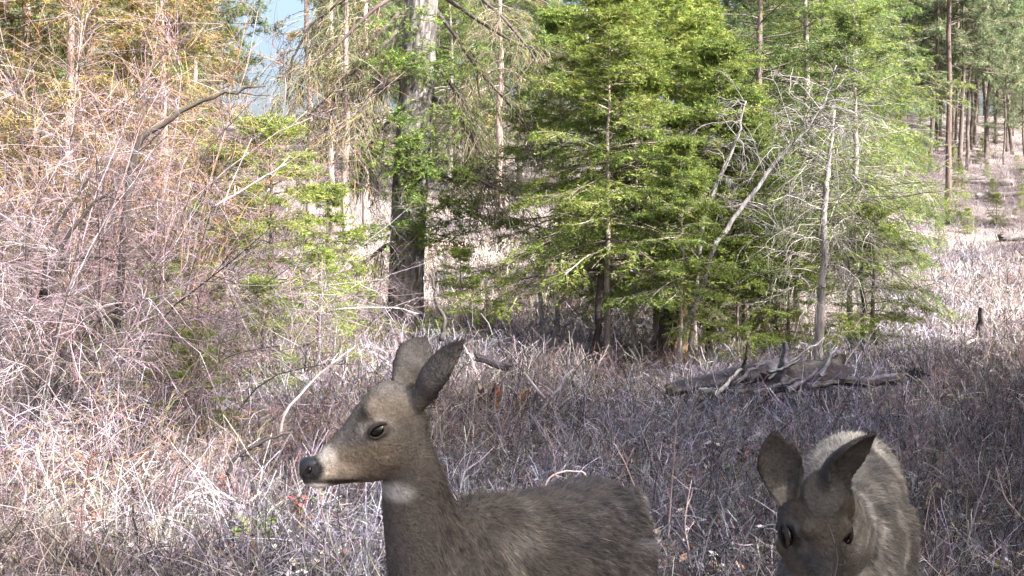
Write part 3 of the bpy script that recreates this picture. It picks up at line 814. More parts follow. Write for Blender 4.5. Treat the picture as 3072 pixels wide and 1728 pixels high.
# ------------------------------------------------------------------ bare shrubs of the left thicket
SH = [shrub(51, 3.0, 13, .55, 13, 11, cols=PINK, arch=-.6), shrub(52, 2.5, 12, .7, 13, 11, cols=PINK + GREY, arch=-.8),
      shrub(53, 3.4, 13, .45, 14, 11, cols=TAN + PINK, arch=-.4), shrub(54, 1.3, 12, .8, 9, 7, cols=PINK + GREY + [(.20, .19, .13), (.16, .16, .10)], arch=-.7, rs=.006, rb=.003),
      shrub(55, .85, 11, .9, 8, 6, cols=PINK + TAN + GREY, arch=-.5, rs=.0045, rb=.0026, rtw=.0016)]
rs_ = random.Random(4)
SHL = [  # px, Y, proto, scale, distinguishing words
    (20, 6.6, 1, 1.0, 'pinkish bare shrub at the left edge with arching white lit twigs'),
    (75, 7.6, 0, 1.0, 'bare shrub with sprays of pink twigs, second from the left edge'),
    (-35, 8.2, 0, 1.05, 'tall bare shrub cut by the left edge'),
    (140, 8.8, 0, .95, 'bare shrub below the arching dark branch'),
    (30, 10.2, 2, 1.1, 'tall tan shrub behind the pink ones at the left edge'),
    (95, 11.0, 2, 1.15, 'tall tan shrub in the upper left, under the olive larches'),
    (170, 10.6, 2, 1.1, 'tall tan shrub right of the arching dark branch foot'),
    (196, 12.8, 2, .85, 'tan shrub left of the small bright fir, below the sky gap'),
    (205, 8.0, 3, 1.25, 'waist high grey pink shrub left of the small bright fir'),
    (265, 9.4, 3, 1.2, 'waist high shrub below the small bright fir'),
    (310, 10.2, 3, 1.2, 'waist high shrub left of the foot of the thick trunk'),
    (340, 11.8, 3, .55, 'low shrub touching the foot of the thick trunk'),
    (120, 6.6, 3, 1.1, 'waist high pink shrub in the lower left thicket'),
    (300, 13.0, 1, .9, 'bare shrub behind, between the small bright fir and the thick trunk'),
    (262, 15.0, 2, .6, 'tan bare shrub under the sky gap'),
    (362, 13.8, 3, .8, 'bare shrub close to the thick trunk on its left'),
]
for px, Y, k, sc, lab in SHL:
    place('bare_shrub', SH[k], px_ground(px, Y), lab, 'shrub', 'bare shrubs of the left thicket', rz=rs_.uniform(0, 6.28), sc=sc)
GL = 'low bare shrubs scattered on the meadow floor'
nlow = 0
low = []
while nlow < 60:
    Y = rs_.uniform(5.2, 13.5); px = rs_.uniform(-40, 1060)
    if px > 400 and rs_.random() < .62: continue
    X = (px - 512) / FPX * Y
    low.append((X, Y, 'left' if px < 400 else 'right')); nlow += 1
for X, Y, sd in low:
    lab = 'knee high bare twiggy shrub in the sunny undergrowth left of the deer' if sd == 'left' else 'knee high bare twiggy shrub in the shaded undergrowth behind the deer'
    place('low_shrub', SH[4], (X, Y, float(ground_z(X, Y))), lab, 'shrub', GL + ', ' + ('left' if sd == 'left' else 'behind the deer'), rz=rs_.uniform(0, 6.28), sc=rs_.uniform(.55, 1.1) * (1.0 if sd == 'left' else .6))


for k in range(26):
    px = rs_.uniform(930, 1050); Y = rs_.uniform(27, 41)
    place('bare_shrub', SH[3], px_ground(px, Y), 'mauve leafless bush on the slope at the right edge', 'shrub', 'mauve bushes on the right slope', rz=rs_.uniform(0, 6.28), sc=rs_.uniform(.6, 1.1))


def stick(name, pts, Y, r0, r1, c, label, seed=0, side=6, dY=0.0, cat='branch', foot=True):
    n = len(pts)
    W = np.array([at(x, y, Y + dY * k / (n - 1)) for k, (x, y) in enumerate(pts)])
    f = np.linspace(0, n - 1.001, n * 3); k = f.astype(int); u = (f - k)[:, None]
    r = np.random.default_rng(seed)
    gz = float(ground_z(W[0, 0], W[0, 1]))
    o = thing(name, (W[0, 0], W[0, 1], gz), label, cat); b = np.array(o.location)
    # smooth through the points
    from numpy import interp
    P = np.stack([interp(f, np.arange(n), W[:, m]) for m in range(3)], -1)
    P[1:-1] = P[1:-1] * .5 + (P[:-2] + P[2:]) * .25
    P = P + r.normal(0, r0 * .3, P.shape)
    g = Geo(); g.tubes((P - b)[None], np.linspace(r0, r1, len(P))[None], side, c)
    s = r.random((1, 5)) * .8 + .15; p, T = along((P - b)[None], s)
    TP = grow(p[0], T[0] * .7 + rand_perp(r, T[0]), np.linalg.norm(W[-1] - W[0]) * (.08 + .16 * r.random(5)), 5, -.1, .12, r)
    g.build('stem', M_TWIG, o, True)
    for q in TP:
        t = Geo(); t.tubes(q[None], (r1 * .8 * np.linspace(1, .5, 5))[None], 3, c); t.build('side_twig', M_TWIG, o)
    return o


DK = (.04, .034, .032); LT = (.55, .46, .44); RD = (.26, .19, .18)
for pts, Y, r0, r1, c, lab in [
    ([(118, 330), (130, 148), (160, 125), (195, 104), (232, 91), (264, 85)], 8.4, .03, .007, (.07, .06, .05), 'long dark branch arching up right through the bare thicket'),
    ([(44, 300), (55, 262), (72, 228), (92, 204), (112, 190)], 7.4, .02, .008, DK, 'dark stem fanning up right from the tangle near the left edge'),
    ([(40, 300), (48, 250), (58, 222), (74, 200), (92, 172)], 7.5, .016, .007, DK, 'dark stem, steepest of the fan near the left edge'),
    ([(48, 300), (58, 268), (80, 258), (104, 256), (116, 262)], 7.3, .014, .006, DK, 'dark low bough at the bottom of the fan near the left edge'),
    ([(30, 300), (26, 250), (30, 222), (44, 192), (52, 172)], 7.6, .014, .006, DK, 'dark stem, leftmost of the fan near the left edge'),
    ([(52, 400), (62, 365), (80, 340), (97, 320), (112, 312), (134, 306)], 6.6, .012, .006, DK, 'black crooked stick left of centre in the lower left thicket'),
    ([(168, 500), (186, 466), (205, 372), (236, 352), (280, 345)], 6.6, .009, .004, (.09, .075, .07), 'thin dark twig slanting through the undergrowth left of the deer face'),
    ([(228, 475), (231, 463), (248, 448), (266, 440), (290, 433)], 5.2, .011, .006, DK, 'short black curved stick in front of the standing deer nose'),
    ([(77, 562), (80, 530), (84, 500), (88, 470), (92, 450)], 4.7, .007, .003, (.10, .05, .04), 'thin dark upright stem near the bottom left, taller of two'),
    ([(143, 580), (141, 556), (136, 530), (132, 505)], 4.6, .008, .004, DK, 'thin dark upright stem near the bottom left, shorter of two'),
    ([(50, 575), (54, 560), (60, 540), (66, 520)], 4.6, .006, .003, (.10, .07, .06), 'short brown stem at the bottom left corner'),
    ([(214, 207), (222, 202), (250, 185), (276, 170), (286, 164)], 9.0, .009, .006, (.42, .36, .34), 'pale straight stick slanting in front of the small bright fir'),
    ([(224, 206), (226, 195), (234, 178), (242, 160), (252, 138)], 9.2, .005, .003, (.40, .34, .32), 'thin pale twig rising beside the pale straight stick'),
    ([(280, 440), (284, 412), (320, 374), (348, 352), (356, 346)], 6.2, .009, .004, (.55, .50, .48), 'long pale stalk slanting up to the standing deer forehead'),
    ([(168, 545), (172, 510), (190, 496), (215, 490), (232, 498), (240, 515)], 5.0, .0075, .004, (.68, .6, .58), 'white bent reed arching over red leaves at lower left'),
    ([(180, 548), (182, 520), (190, 505), (205, 500), (214, 505)], 5.05, .007, .004, (.66, .6, .58), 'short white bent reed beside the arching one'),
    ([(236, 520), (244, 508), (252, 500), (262, 492)], 5.0, .012, .006, (.7, .62, .6), 'pale chip of wood right of the white reeds'),
    ([(330, 310), (340, 309), (380, 307), (400, 308), (418, 314)], 11.0, .008, .004, (.62, .58, .56), 'pale twig lying level across the foot of the thick trunk'),
    ([(440, 340), (446, 325), (436, 300), (434, 284), (430, 272)], 12.0, .03, .012, (.06, .055, .05), 'dark mossy branch standing right of the foot of the thick trunk'),
    ([(548, 520), (551, 492), (556, 470), (552, 450), (546, 428)], 4.9, .0042, .002, RD, 'red twig rising behind the standing deer back'),
    ([(541, 500), (548, 478), (558, 473), (566, 470), (585, 472), (590, 482)], 4.9, .005, .003, (.62, .45, .42), 'pale pink bent twig above the standing deer back'),
    ([(604, 520), (618, 480), (626, 465), (634, 448)], 5.0, .0035, .002, RD, 'red twig crossing another above the standing deer rump'),
    ([(640, 500), (632, 480), (624, 460), (614, 443)], 5.0, .0035, .002, (.45, .33, .31), 'grey pink twig crossing the red one above the standing deer rump'),
    ([(668, 540), (672, 480), (675, 445), (676, 420)], 5.0, .005, .0025, RD, 'upright red twig with side shoots between the two deer'),
    ([(700, 600), (690, 560), (684, 520), (692, 480)], 4.7, .004, .002, (.5, .4, .38), 'grey twig rising left of the grazing deer'),
    ([(830, 600), (838, 558), (834, 540), (828, 525)], 1.72, .0016, .001, DK, 'thin black twig in front of the grazing deer cheek'),
    ([(960, 590), (968, 540), (978, 505), (990, 470)], 4.8, .004, .002, (.34, .28, .28), 'grey twig in the dark grass right of the grazing deer'),
    ([(1024, 520), (1006, 500), (1000, 480), (996, 468)], 4.8, .004, .002, (.5, .38, .36), 'bent pinkish twig at the right edge in the dark grass'),
    ([(930, 575), (938, 540), (934, 500), (930, 480)], 4.9, .003, .002, (.42, .3, .28), 'thin pink twig close to the rump of the grazing deer'),
    ([(1004, 576), (998, 556), (990, 530)], 4.6, .004, .002, (.5, .45, .42), 'short pale stalk at the lower right corner'),
]:
    stick('branch', pts, Y, r0, r1, c, lab, seed=int(abs(pts[0][0] * 7 + pts[0][1])))

# ------------------------------------------------------------------ leafy evergreen plants near the bottom edge
def leafy(px, Y, n, ln, label, seed, cols=((.30, .40, .10), (.22, .33, .08), (.34, .42, .14)), hgt=.12):
    r = np.random.default_rng(seed)
    o = thing('leafy_plant', px_ground(px, Y), label, 'plant', 'low evergreen leafy plants')
    s = Geo(); s.tubes(np.array([[[0, 0, -.03], [.01, 0, hgt * .5], [0, 0, hgt]]]), .004, 5, (.3, .15, .08)); s.build('stem', M_TWIG, o)
    for k in range(n):
        a = k * 2.4 + r.normal(0, .3); el = r.uniform(-.2, .7); L = ln * r.uniform(.7, 1.2); w = L * .24
        d = np.array([cos(a) * cos(el), sin(a) * cos(el), sin(el)]); sd = nrm(np.cross(d, [0, 0, 1.0])); n_ = np.cross(sd, d)
        p0 = np.array([0, 0, hgt * r.uniform(.5, 1)])
        V = []
        for t, ww, dz in ((0, .05, 0), (.2, .7, .02), (.42, 1, .05), (.66, .8, .03), (.86, .42, -.03), (1, .02, -.09)):
            c0 = p0 + d * L * t + np.array([0, 0, 1]) * dz * L
            V += [c0 - sd * w * ww + n_ * w * .35 * ww, c0, c0 + sd * w * ww + n_ * w * .35 * ww]
        q = []
        for m in range(5):
            for e in range(2): q.append([m * 3 + e, m * 3 + e + 1, m * 3 + e + 4, m * 3 + e + 3])
        g = Geo(); g.add(np.array(V), quads=q, c=tints(r, 1, cols)[0]); g.build('leaf', M_LEAF, o)


leafy(249, 4.75, 18, .10, 'bright green leafy plant at the bottom edge left of the standing deer', 1, ((.20, .28, .08), (.15, .23, .06), (.26, .32, .11)), .15)
leafy(266, 4.85, 12, .08, 'smaller green leafy plant just right of the bright one', 2, ((.18, .25, .08), (.13, .20, .06)), .13)
leafy(318, 5.2, 10, .07, 'green and red leafy plant below the standing deer chin', 3, ((.2, .3, .08), (.35, .09, .08), (.3, .16, .06)), .26)
leafy(296, 4.85, 10, .065, 'reddish leafy plant near the bottom edge beside the standing deer chest', 4, ((.4, .07, .10), (.3, .1, .08), (.2, .24, .07)), .26)
leafy(222, 5.5, 10, .085, 'red leaved plant under the white bent reed', 5, ((.45, .13, .10), (.42, .2, .16), (.3, .2, .08)), .26)
leafy(90, 5.0, 8, .08, 'red leaved plant beside the taller dark stem at bottom left', 6, ((.4, .12, .10), (.36, .2, .14)), .24)


# ------------------------------------------------------------------ ground cover nobody could count
def scatter(n, y0, y1, r, power=1.0, margin=1.0, k=.62):
    y = y0 + (y1 - y0) * r.random(n) ** power
    x = (r.random(n) * 2 - 1) * (y * k + margin)
    return x, y


COVER = [(0.295, 0.256, 0.296), (0.354, 0.314, 0.360), (0.212, 0.186, 0.226), (0.165, 0.152, 0.199), (0.283, 0.239, 0.233), (0.164, 0.113, 0.117), (0.389, 0.349, 0.411), (0.082, 0.069, 0.078), (0.049, 0.040, 0.049), (0.164, 0.162, 0.128), (0.041, 0.036, 0.039), (0.062, 0.057, 0.058), (0.031, 0.026, 0.029), (0.114, 0.105, 0.096), (.44, .41, .42), (.38, .36, .37), (.46, .42, .40)]


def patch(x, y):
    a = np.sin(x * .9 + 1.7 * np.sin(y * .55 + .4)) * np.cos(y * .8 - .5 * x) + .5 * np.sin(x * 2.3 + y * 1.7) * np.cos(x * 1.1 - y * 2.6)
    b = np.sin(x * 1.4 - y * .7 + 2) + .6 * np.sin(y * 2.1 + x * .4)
    st = (smooth(15, 18, y) * smooth(46, 40, y) * smooth(5.5, 3.0, np.abs(x - .2)))[:, None]  # clearing grass: straw tone, plus a lightening that stands in for sunlight
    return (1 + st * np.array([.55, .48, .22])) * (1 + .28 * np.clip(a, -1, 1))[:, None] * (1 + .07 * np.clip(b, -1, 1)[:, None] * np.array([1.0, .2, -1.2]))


r_ = np.random.default_rng(101)
g = Geo()
for n, y0, y1, pw, h, w in ((66000, 3.6, 8, 1.0, .19, .0032), (70000, 7.5, 14, 1.0, .23, .0048), (66000, 13.5, 26, 1.0, .22, .010), (46000, 25, 52, 1.0, .26, .013)):
    x, y = scatter(n, y0, y1, r_, pw, 1.2)
    cl = .55 + .45 * np.sin(x * 1.9 + np.sin(y * 1.3) * 2) * np.cos(y * 1.7 + x * .6)
    keep = r_.random(n) < .22 + .85 * cl
    x, y, cl = x[keep], y[keep], cl[keep]; n = len(x)
    L = h * (.35 + 1.0 * r_.random(n)) * (.7 + .5 * cl)
    a = r_.random(n) * 2 * pi; ln_ = r_.random(n) ** .6 * .85
    d = np.stack([np.cos(a) * ln_, np.sin(a) * ln_, np.ones(n)], -1); d = nrm(d)
    p0 = np.stack([x, y, ground_z(x, y) - .01], -1)
    p1 = p0 + d * L[:, None] * .55
    d2 = nrm(d + r_.normal(0, .35, (n, 3)) + np.array([0, 0, -.25]))
    p2 = p1 + d2 * L[:, None] * .5
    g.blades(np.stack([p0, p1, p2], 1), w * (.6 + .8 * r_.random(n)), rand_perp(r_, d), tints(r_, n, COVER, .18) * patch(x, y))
tag(g.build('dry_grass', M_GRASS), 'dry bleached grass and stalks covering the meadow floor', 'grass', None, 'stuff')

g = Geo()                                                        # fine brushwood: short branching stalks
STALK = [(0.318, 0.271, 0.327), (0.256, 0.216, 0.267), (0.365, 0.324, 0.385), (0.207, 0.180, 0.230), (0.244, 0.198, 0.200), (0.078, 0.062, 0.071), (0.047, 0.039, 0.048), (0.201, 0.103, 0.104), (0.146, 0.145, 0.126), (0.281, 0.241, 0.297), (0.035, 0.030, 0.036), (0.059, 0.050, 0.056), (0.101, 0.092, 0.093), (0.029, 0.025, 0.028), (0.200, 0.194, 0.134), (0.160, 0.165, 0.103), (.46, .43, .44), (.40, .38, .40), (.50, .46, .46), (.33, .31, .33)]
for n, y0, y1, h, rad in ((15000, 3.8, 8.5, .36, .0024), (15000, 8, 15, .42, .004), (7000, 14.5, 24, .42, .007)):
    x, y = scatter(n, y0, y1, r_, 1.0, 1.0)
    lf_ = smooth(.5, -1.2, x - .1 * y); h_ = h * (.85 + .35 * lf_)
    P = grow(np.stack([x, y, ground_z(x, y) - .02], -1), np.stack([r_.normal(0, .6, n), r_.normal(0, .6, n), np.ones(n)], -1), h_ * (.4 + .9 * r_.random(n)), 4, -.15, .2, r_)
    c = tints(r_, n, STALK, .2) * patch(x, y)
    g.ribbons(P, (rad * np.linspace(1, .5, 4))[None], rand_perp(r_, nrm(P[:, 1] - P[:, 0])), c)
    s = .25 + .75 * r_.random((n, 4)); p, T = along(P, s); T = T.reshape(-1, 3)
    TP = grow(p.reshape(-1, 3), T * .7 + rand_perp(r_, T) * .8, np.repeat(h_, 4) * (.15 + .4 * r_.random(n * 4)), 3, -.25, .2, r_)
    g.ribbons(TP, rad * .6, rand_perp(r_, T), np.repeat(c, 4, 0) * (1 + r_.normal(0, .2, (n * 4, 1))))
tag(g.build('brushwood', M_TWIG), 'fine tangled dry stalks and twigs of the undergrowth', 'undergrowth', None, 'stuff')

g = Geo()                                                        # fallen leaves and chips
for n, y0, y1, sz in ((15000, 3.6, 8.5, .02), (11000, 8, 16, .028)):
    x, y = scatter(n, y0, y1, r_, 1.0, 1.0)
    c0 = np.stack([x, y, ground_z(x, y) + .012 + .09 * r_.random(n) ** 2], -1)
    u = nrm(r_.normal(0, 1, (n, 3)) * np.array([1, 1, .5])); v = rand_perp(r_, u)
    L = sz * (.5 + r_.random((n, 1)))
    V = np.stack([c0 - u * L, c0 + v * L * .5, c0 + u * L, c0 - v * L * .5], 1).reshape(-1, 3)
    b = (np.arange(n) * 4)[:, None]
    cc = tints(r_, n, [(.50, .44, .42), (.66, .60, .58), (.36, .2, .15), (.45, .34, .28), (.14, .11, .10), (.72, .68, .66), (.14, .17, .06), (.32, .17, .14), (.05, .045, .04), (.08, .07, .06), (.10, .085, .08), (.04, .035, .03)], .18)
    g.add(V, tris=np.concatenate([b + np.array([[0, 1, 2]]), b + np.array([[0, 2, 3]])]), c=np.repeat(cc, 4, 0))
tag(g.build('leaf_litter', M_LITTER), 'fallen leaves and chips littering the meadow floor', 'leaf litter', None, 'stuff')

# ------------------------------------------------------------------ the two deer
def catmull(R, n):
    """resample rows of R (k, m) smoothly"""
    R = np.asarray(R, float); k = len(R)
    f = np.linspace(0, k - 1.0001, n); i = f.astype(int); u = (f - i)[:, None]
    p0 = R[np.clip(i - 1, 0, k - 1)]; p1 = R[i]; p2 = R[np.clip(i + 1, 0, k - 1)]; p3 = R[np.clip(i + 2, 0, k - 1)]
    return .5 * ((2 * p1) + (-p0 + p2) * u + (2 * p0 - 5 * p1 + 4 * p2 - p3) * u ** 2 + (-p0 + 3 * p1 - 3 * p2 + p3) * u ** 3)


def loft(geo, rings, n=None, seg=26, ex=2.2):
    """rings: rows of centre(3) axis a(3) axis b(3); closed superellipse tube"""
    R = catmull(rings, n or len(rings) * 5)
    th = np.arange(seg) * 2 * pi / seg
    cs = np.sign(np.cos(th)) * np.abs(np.cos(th)) ** (2 / ex); sn = np.sign(np.sin(th)) * np.abs(np.sin(th)) ** (2 / ex)
    V = R[:, None, :3] + cs[None, :, None] * R[:, None, 3:6] + sn[None, :, None] * R[:, None, 6:9]
    K = len(R)
    i = np.arange(K - 1)[:, None] * seg + np.arange(seg)[None]; j = np.arange(K - 1)[:, None] * seg + (np.arange(seg)[None] + 1) % seg
    v = np.concatenate([V.reshape(-1, 3), [V[0].mean(0)], [V[-1].mean(0)]])
    a, b = K * seg, K * seg + 1
    t = [[a, (m + 1) % seg, m] for m in range(seg)] + [[b, (K - 1) * seg + m, (K - 1) * seg + (m + 1) % seg] for m in range(seg)]
    geo.add(v, tris=t, quads=np.stack([i, j, j + seg, i + seg], -1).reshape(-1, 4))


def ring(c, a, b):
    return np.concatenate([np.asarray(c, float), np.asarray(a, float), np.asarray(b, float)])


def limb(geo, pts, rad, lat=(1, 0, 0)):
    pts = np.asarray(pts, float); T = nrm(np.gradient(pts, axis=0)); rows = []
    for p, t, r in zip(pts, T, rad):
        u = nrm(np.cross(t, [0.3, 0.9, 0.1])); w = np.cross(t, u)
        rows.append(ring(p, u * r, w * r))
    loft(geo, rows, len(pts) * 5, 14, 2)


def ear(geo, base, tip, opn, width, th=.012):
    base = np.asarray(base, float); tip = np.asarray(tip, float)
    d = tip - base; L = np.linalg.norm(d); d = d / L
    opn = np.asarray(opn, float); opn = nrm(opn - (opn @ d) * d); sd = np.cross(d, opn)
    prof = [(-.2, .45), (0, .62), (.12, .78), (.28, .95), (.42, 1.0), (.56, .93), (.7, .75), (.82, .52), (.92, .28), (1.0, .06)]
    t = np.linspace(-.2, 1, 28)
    w = np.interp(t, [p[0] for p in prof], [p[1] for p in prof]) * width * .5
    half = np.interp(t, [-.12, .1, .3, .6, 1], [2.4, 2.0, 1.35, 1.0, .6])
    m = 12; ph = np.linspace(-1, 1, m)
    rows = []
    for tt, ww, hf in zip(t, w, half):
        a = ph * hf; rr = ww / max(sin(min(hf, pi / 2)), .3)
        c0 = base + d * L * tt + d * 0
        dep = opn * (rr * cos(min(hf, 1.5)) * .6)
        out = c0 + np.sin(a)[:, None] * rr * sd - (np.cos(a)[:, None] * rr * .75) * opn + dep
        k = th * (.6 + .4 * (1 - tt))
        inn = c0 + np.sin(a)[:, None] * max(rr - k * .7, rr * .5) * sd - (np.cos(a)[:, None] * max(rr * .75 - k, rr * .1)) * opn + dep
        rows.append(np.concatenate([out, inn[::-1]]))
    V = np.array(rows); K, seg = V.shape[:2]
    i = np.arange(K - 1)[:, None] * seg + np.arange(seg)[None]; j = np.arange(K - 1)[:, None] * seg + (np.arange(seg)[None] + 1) % seg
    v = np.concatenate([V.reshape(-1, 3), [V[0].mean(0)], [V[-1].mean(0)]]); a_, b_ = K * seg, K * seg + 1
    tt = [[a_, (q + 1) % seg, q] for q in range(seg)] + [[b_, (K - 1) * seg + q, (K - 1) * seg + (q + 1) % seg] for q in range(seg)]
    geo.add(v, tris=tt, quads=np.stack([i, j, j + seg, i + seg], -1).reshape(-1, 4))
    return base, d, L, opn, sd, width


# head in its own frame, metres: x forward, z up, y towards its own left; pose as a head carried level
HS = .00034
HEAD = [((72, 815), (70, 890), 13), ((100, 780), (92, 930), 21), ((150, 766), (150, 957), 26), ((200, 722), (215, 953), 28), ((262, 650), (290, 938), 30),
        ((322, 580), (380, 932), 36), ((372, 508), (470, 930), 45), ((418, 448), (555, 918), 54), ((475, 385), (640, 880), 60), ((545, 342), (730, 800), 59), ((620, 345), (790, 690), 52), ((700, 385), (800, 570), 38)]


def hp(cx, cy, lat=0.0):
    return np.array([-(cx - 620) * HS, lat, -(cy - 430) * HS])


def deer(name, label, H, o0, fwd, left, up, neck, body, legs, ears, tail, paint, group, flow_back, eye_lat=.0495):
    """H scale of head, o0 poll position, fwd/left/up head axes; every other ring comes in world coordinates"""
    A = np.stack([fwd, left, up], 1)
    Ai = np.linalg.inv(A)
    def W(p): return o0 + (A @ (np.asarray(p).T * H)).T
    g = Geo()
    rows = []
    for D, V, w in HEAD:
        d = hp(*D); v = hp(*V)
        rows.append(ring(W((d + v) / 2), A @ ((d - v) / 2) * H, A @ np.array([0, w * .001 * H, 0])))
    loft(g, rows, 60, 28, 2.1)
    for sgn in (-1, 1):                                          # brow, cheek and muzzle fullness
        for cx, cy, lat, r in ((500, 545, .041, .017), (560, 770, .027, .029), (165, 860, .016, .016), (470, 500, .035, .022)):
            q = hp(cx, cy, lat * sgn); c = W(q)
            limb(g, [c - A[:, 0] * r * .8, c - A[:, 0] * r * .4, c, c + A[:, 0] * r * .4, c + A[:, 0] * r * .8], np.array([.35, .85, 1, .85, .35]) * r * H)
    loft(g, neck, len(neck) * 6, 28, 2)
    loft(g, body, len(body) * 6, 32, 2.15)
    for pts, rad in legs: limb(g, pts, rad)
    for pts, rad in tail: limb(g, pts, rad)
    E = [ear(g, *e) for e in ears]
    tmp = g.mesh('tmp', M_SKIN)
    ob = bpy.data.objects.new('tmp', tmp); col.objects.link(ob)
    m = ob.modifiers.new('r', 'REMESH'); m.mode = 'VOXEL'; m.voxel_size = .0055
    m = ob.modifiers.new('s', 'SMOOTH'); m.factor = .5; m.iterations = 4
    dg = bpy.context.evaluated_depsgraph_get()
    me = bpy.data.meshes.new_from_object(ob.evaluated_get(dg))
    bpy.data.objects.remove(ob)
    n = len(me.vertices)
    co = np.zeros(n * 3, np.float32); me.vertices.foreach_get('co', co); co = co.reshape(-1, 3).astype(float)
    # the thing's origin on the ground under the shoulders
    org = np.array([body[1][0], body[1][1], float(ground_z(body[1][0], body[1][1]))])
    hl = (Ai @ ((co - o0) / H).T).T                             # head coordinates of every vertex
    cx = 620 - hl[:, 0] / HS; cy = 430 - hl[:, 2] / HS; lat = hl[:, 1]
    colr = paint(co, cx, cy, lat, E)
    # sockets: press the eye hollow in
    me.vertices.foreach_set('co', (co - org).astype(np.float32).ravel())
    if 'Col' in me.color_attributes: me.color_attributes.remove(me.color_attributes['Col'])
    a_ = me.color_attributes.new('Col', 'FLOAT_COLOR', 'POINT')
    rgba = np.ones((n, 4), np.float32); rgba[:, :3] = colr; a_.data.foreach_set('color', rgba.ravel())
    me.materials.clear(); me.materials.append(M_SKIN)
    me.polygons.foreach_set('use_smooth', np.ones(len(me.polygons), bool)); me.update()
    root = thing(name, org, label, 'deer', group)
    bo = link('body', me, root); me.name = 'body'
    # eyes and nose
    for sgn in (-1, 1):
        c = W(hp(512, 604, eye_lat * sgn)) - org
        e = Geo(); th = np.linspace(0, pi, 12); phh = np.arange(18) * 2 * pi / 18
        ex = nrm(A @ np.array([.88, 0, -.42])); ez = nrm(A @ np.array([.42, 0, .88])); ey = A[:, 1] * sgn
        V = (np.cos(th)[:, None, None] * ey * .0115 + np.sin(th)[:, None, None] * (np.cos(phh)[None, :, None] * ex * .0185 + np.sin(phh)[None, :, None] * ez * .0128)) * H + c
        i = np.arange(11)[:, None] * 18 + np.arange(18)[None]; j = np.arange(11)[:, None] * 18 + (np.arange(18)[None] + 1) % 18
        e.add(V, quads=np.stack([i, j, j + 18, i + 18], -1).reshape(-1, 4)); e.build('eye', M_EYE, root, True)
        lid = Geo(); aa = np.arange(25) * 2 * pi / 24
        for up_, rad_, off in ((1, .0042, .0062), (-1, .0032, .0050)):
            sel = np.linspace(0.0, pi, 15) * up_
            pth = c + (np.cos(sel)[:, None] * ex * .0205 + np.sin(sel)[:, None] * ez * (.0125 if up_ > 0 else .0128) + ey * (off + .003 * np.abs(np.sin(sel))[:, None])) * H
            lid.tubes(pth[None], rad_ * H * (.55 + .45 * np.abs(np.sin(np.linspace(0, pi, 15))))[None], 8, (.03, .026, .024) if up_ > 0 else (.032, .028, .026))
        lid.build('eyelid', M_SKIN, root, True)
    e = Geo()
    rows = []
    for cx_, cy_, fx, hz, wy in ((62, 842, 0, .010, .010), (66, 842, .001, .0155, .0145), (84, 838, .002, .0188, .0180), (112, 832, .004, .0200, .0205), (148, 826, .007, .0185, .0222), (180, 816, .009, .0135, .0215), (205, 806, .008, .006, .016)):
        rows.append(ring(W(hp(cx_, cy_)) - org, A @ np.array([fx, 0, hz]) * H, A @ np.array([0, wy, 0]) * H))
    loft(e, rows, 24, 24, 2.5); no = e.build('nose', M_NOSE, root, True)
    for sgn in (-1, 1):
        e = Geo(); c = W(hp(122, 838, .0185 * sgn)) - org
        limb(e, [c - A[:, 0] * .008, c - A[:, 0] * .004, c, c + A[:, 0] * .004, c + A[:, 0] * .008], np.array([.1, .8, 1, .8, .1]) * .0085 * H)
        e.build('nostril', M_EYE, no, True)
    # coat: short hairs lying along the body
    r = np.random.default_rng(5)
    me.calc_loop_triangles()
    nt = len(me.loop_triangles)
    tv = np.zeros(nt * 3, np.int32); me.loop_triangles.foreach_get('vertices', tv); tv = tv.reshape(-1, 3)
    nv = np.zeros(n * 3, np.float32); me.vertices.foreach_get('normal', nv); nv = nv.reshape(-1, 3).astype(float)
    cr_ = np.cross(co[tv[:, 1]] - co[tv[:, 0]], co[tv[:, 2]] - co[tv[:, 0]]); area = np.linalg.norm(cr_, axis=1)
    ok = co[tv].mean(1)[:, 2] > .38
    pr = area * ok; pr = pr / pr.sum()
    ns = 130000
    pick = r.choice(nt, ns, p=pr); bc = r.dirichlet((1, 1, 1), ns)
    P = (co[tv[pick]] * bc[..., None]).sum(1); Nn = nrm((nv[tv[pick]] * bc[..., None]).sum(1)); C = (colr[tv[pick]] * bc[..., None]).sum(1)
    hx = (Ai @ ((P - o0) / H).T).T
    inh = smooth(-.10, -.02, hx[:, 0]) * (np.linalg.norm(hx, axis=1) < .36)
    F = flow_back(P, inh)
    F = F - (F * Nn).sum(1, keepdims=True) * Nn; F = nrm(F + r.normal(0, .16, F.shape))
    ln_ = (.021 - .0135 * inh) * (.6 + .7 * r.random(ns))
    nose_d = np.linalg.norm(hx - hp(120, 840), axis=1)
    keep = (nose_d > .035)
    for sgn in (-1, 1): keep &= np.linalg.norm((hx - hp(512, 604, .058 * sgn)), axis=1) > .021
    for (eb, ed, eL, eo, es, ew) in E:
        t = ((P - eb) @ ed) / eL; q = P - eb - np.outer(t * eL, ed)
        on = (t > .1) & (t < 1.1) & (np.linalg.norm(q, axis=1) < ew * .62)
        F[on] = nrm(ed + r.normal(0, .2, (on.sum(), 3))); ln_[on] = .008 * (.5 + r.random(on.sum()))
    D = nrm(F + Nn * .30 + r.normal(0, .06, F.shape))
    w = rand_perp(r, D); w = nrm(w - (w * Nn).sum(1, keepdims=True) * Nn) * .0008
    Fb = nrm(flow_back(P, np.zeros(ns))); Fb = np.round(Fb * 4) / 4; Fb = nrm(Fb)
    e1 = nrm(np.cross(Fb, [0.31, -.52, .79])); e2_ = np.cross(Fb, e1)
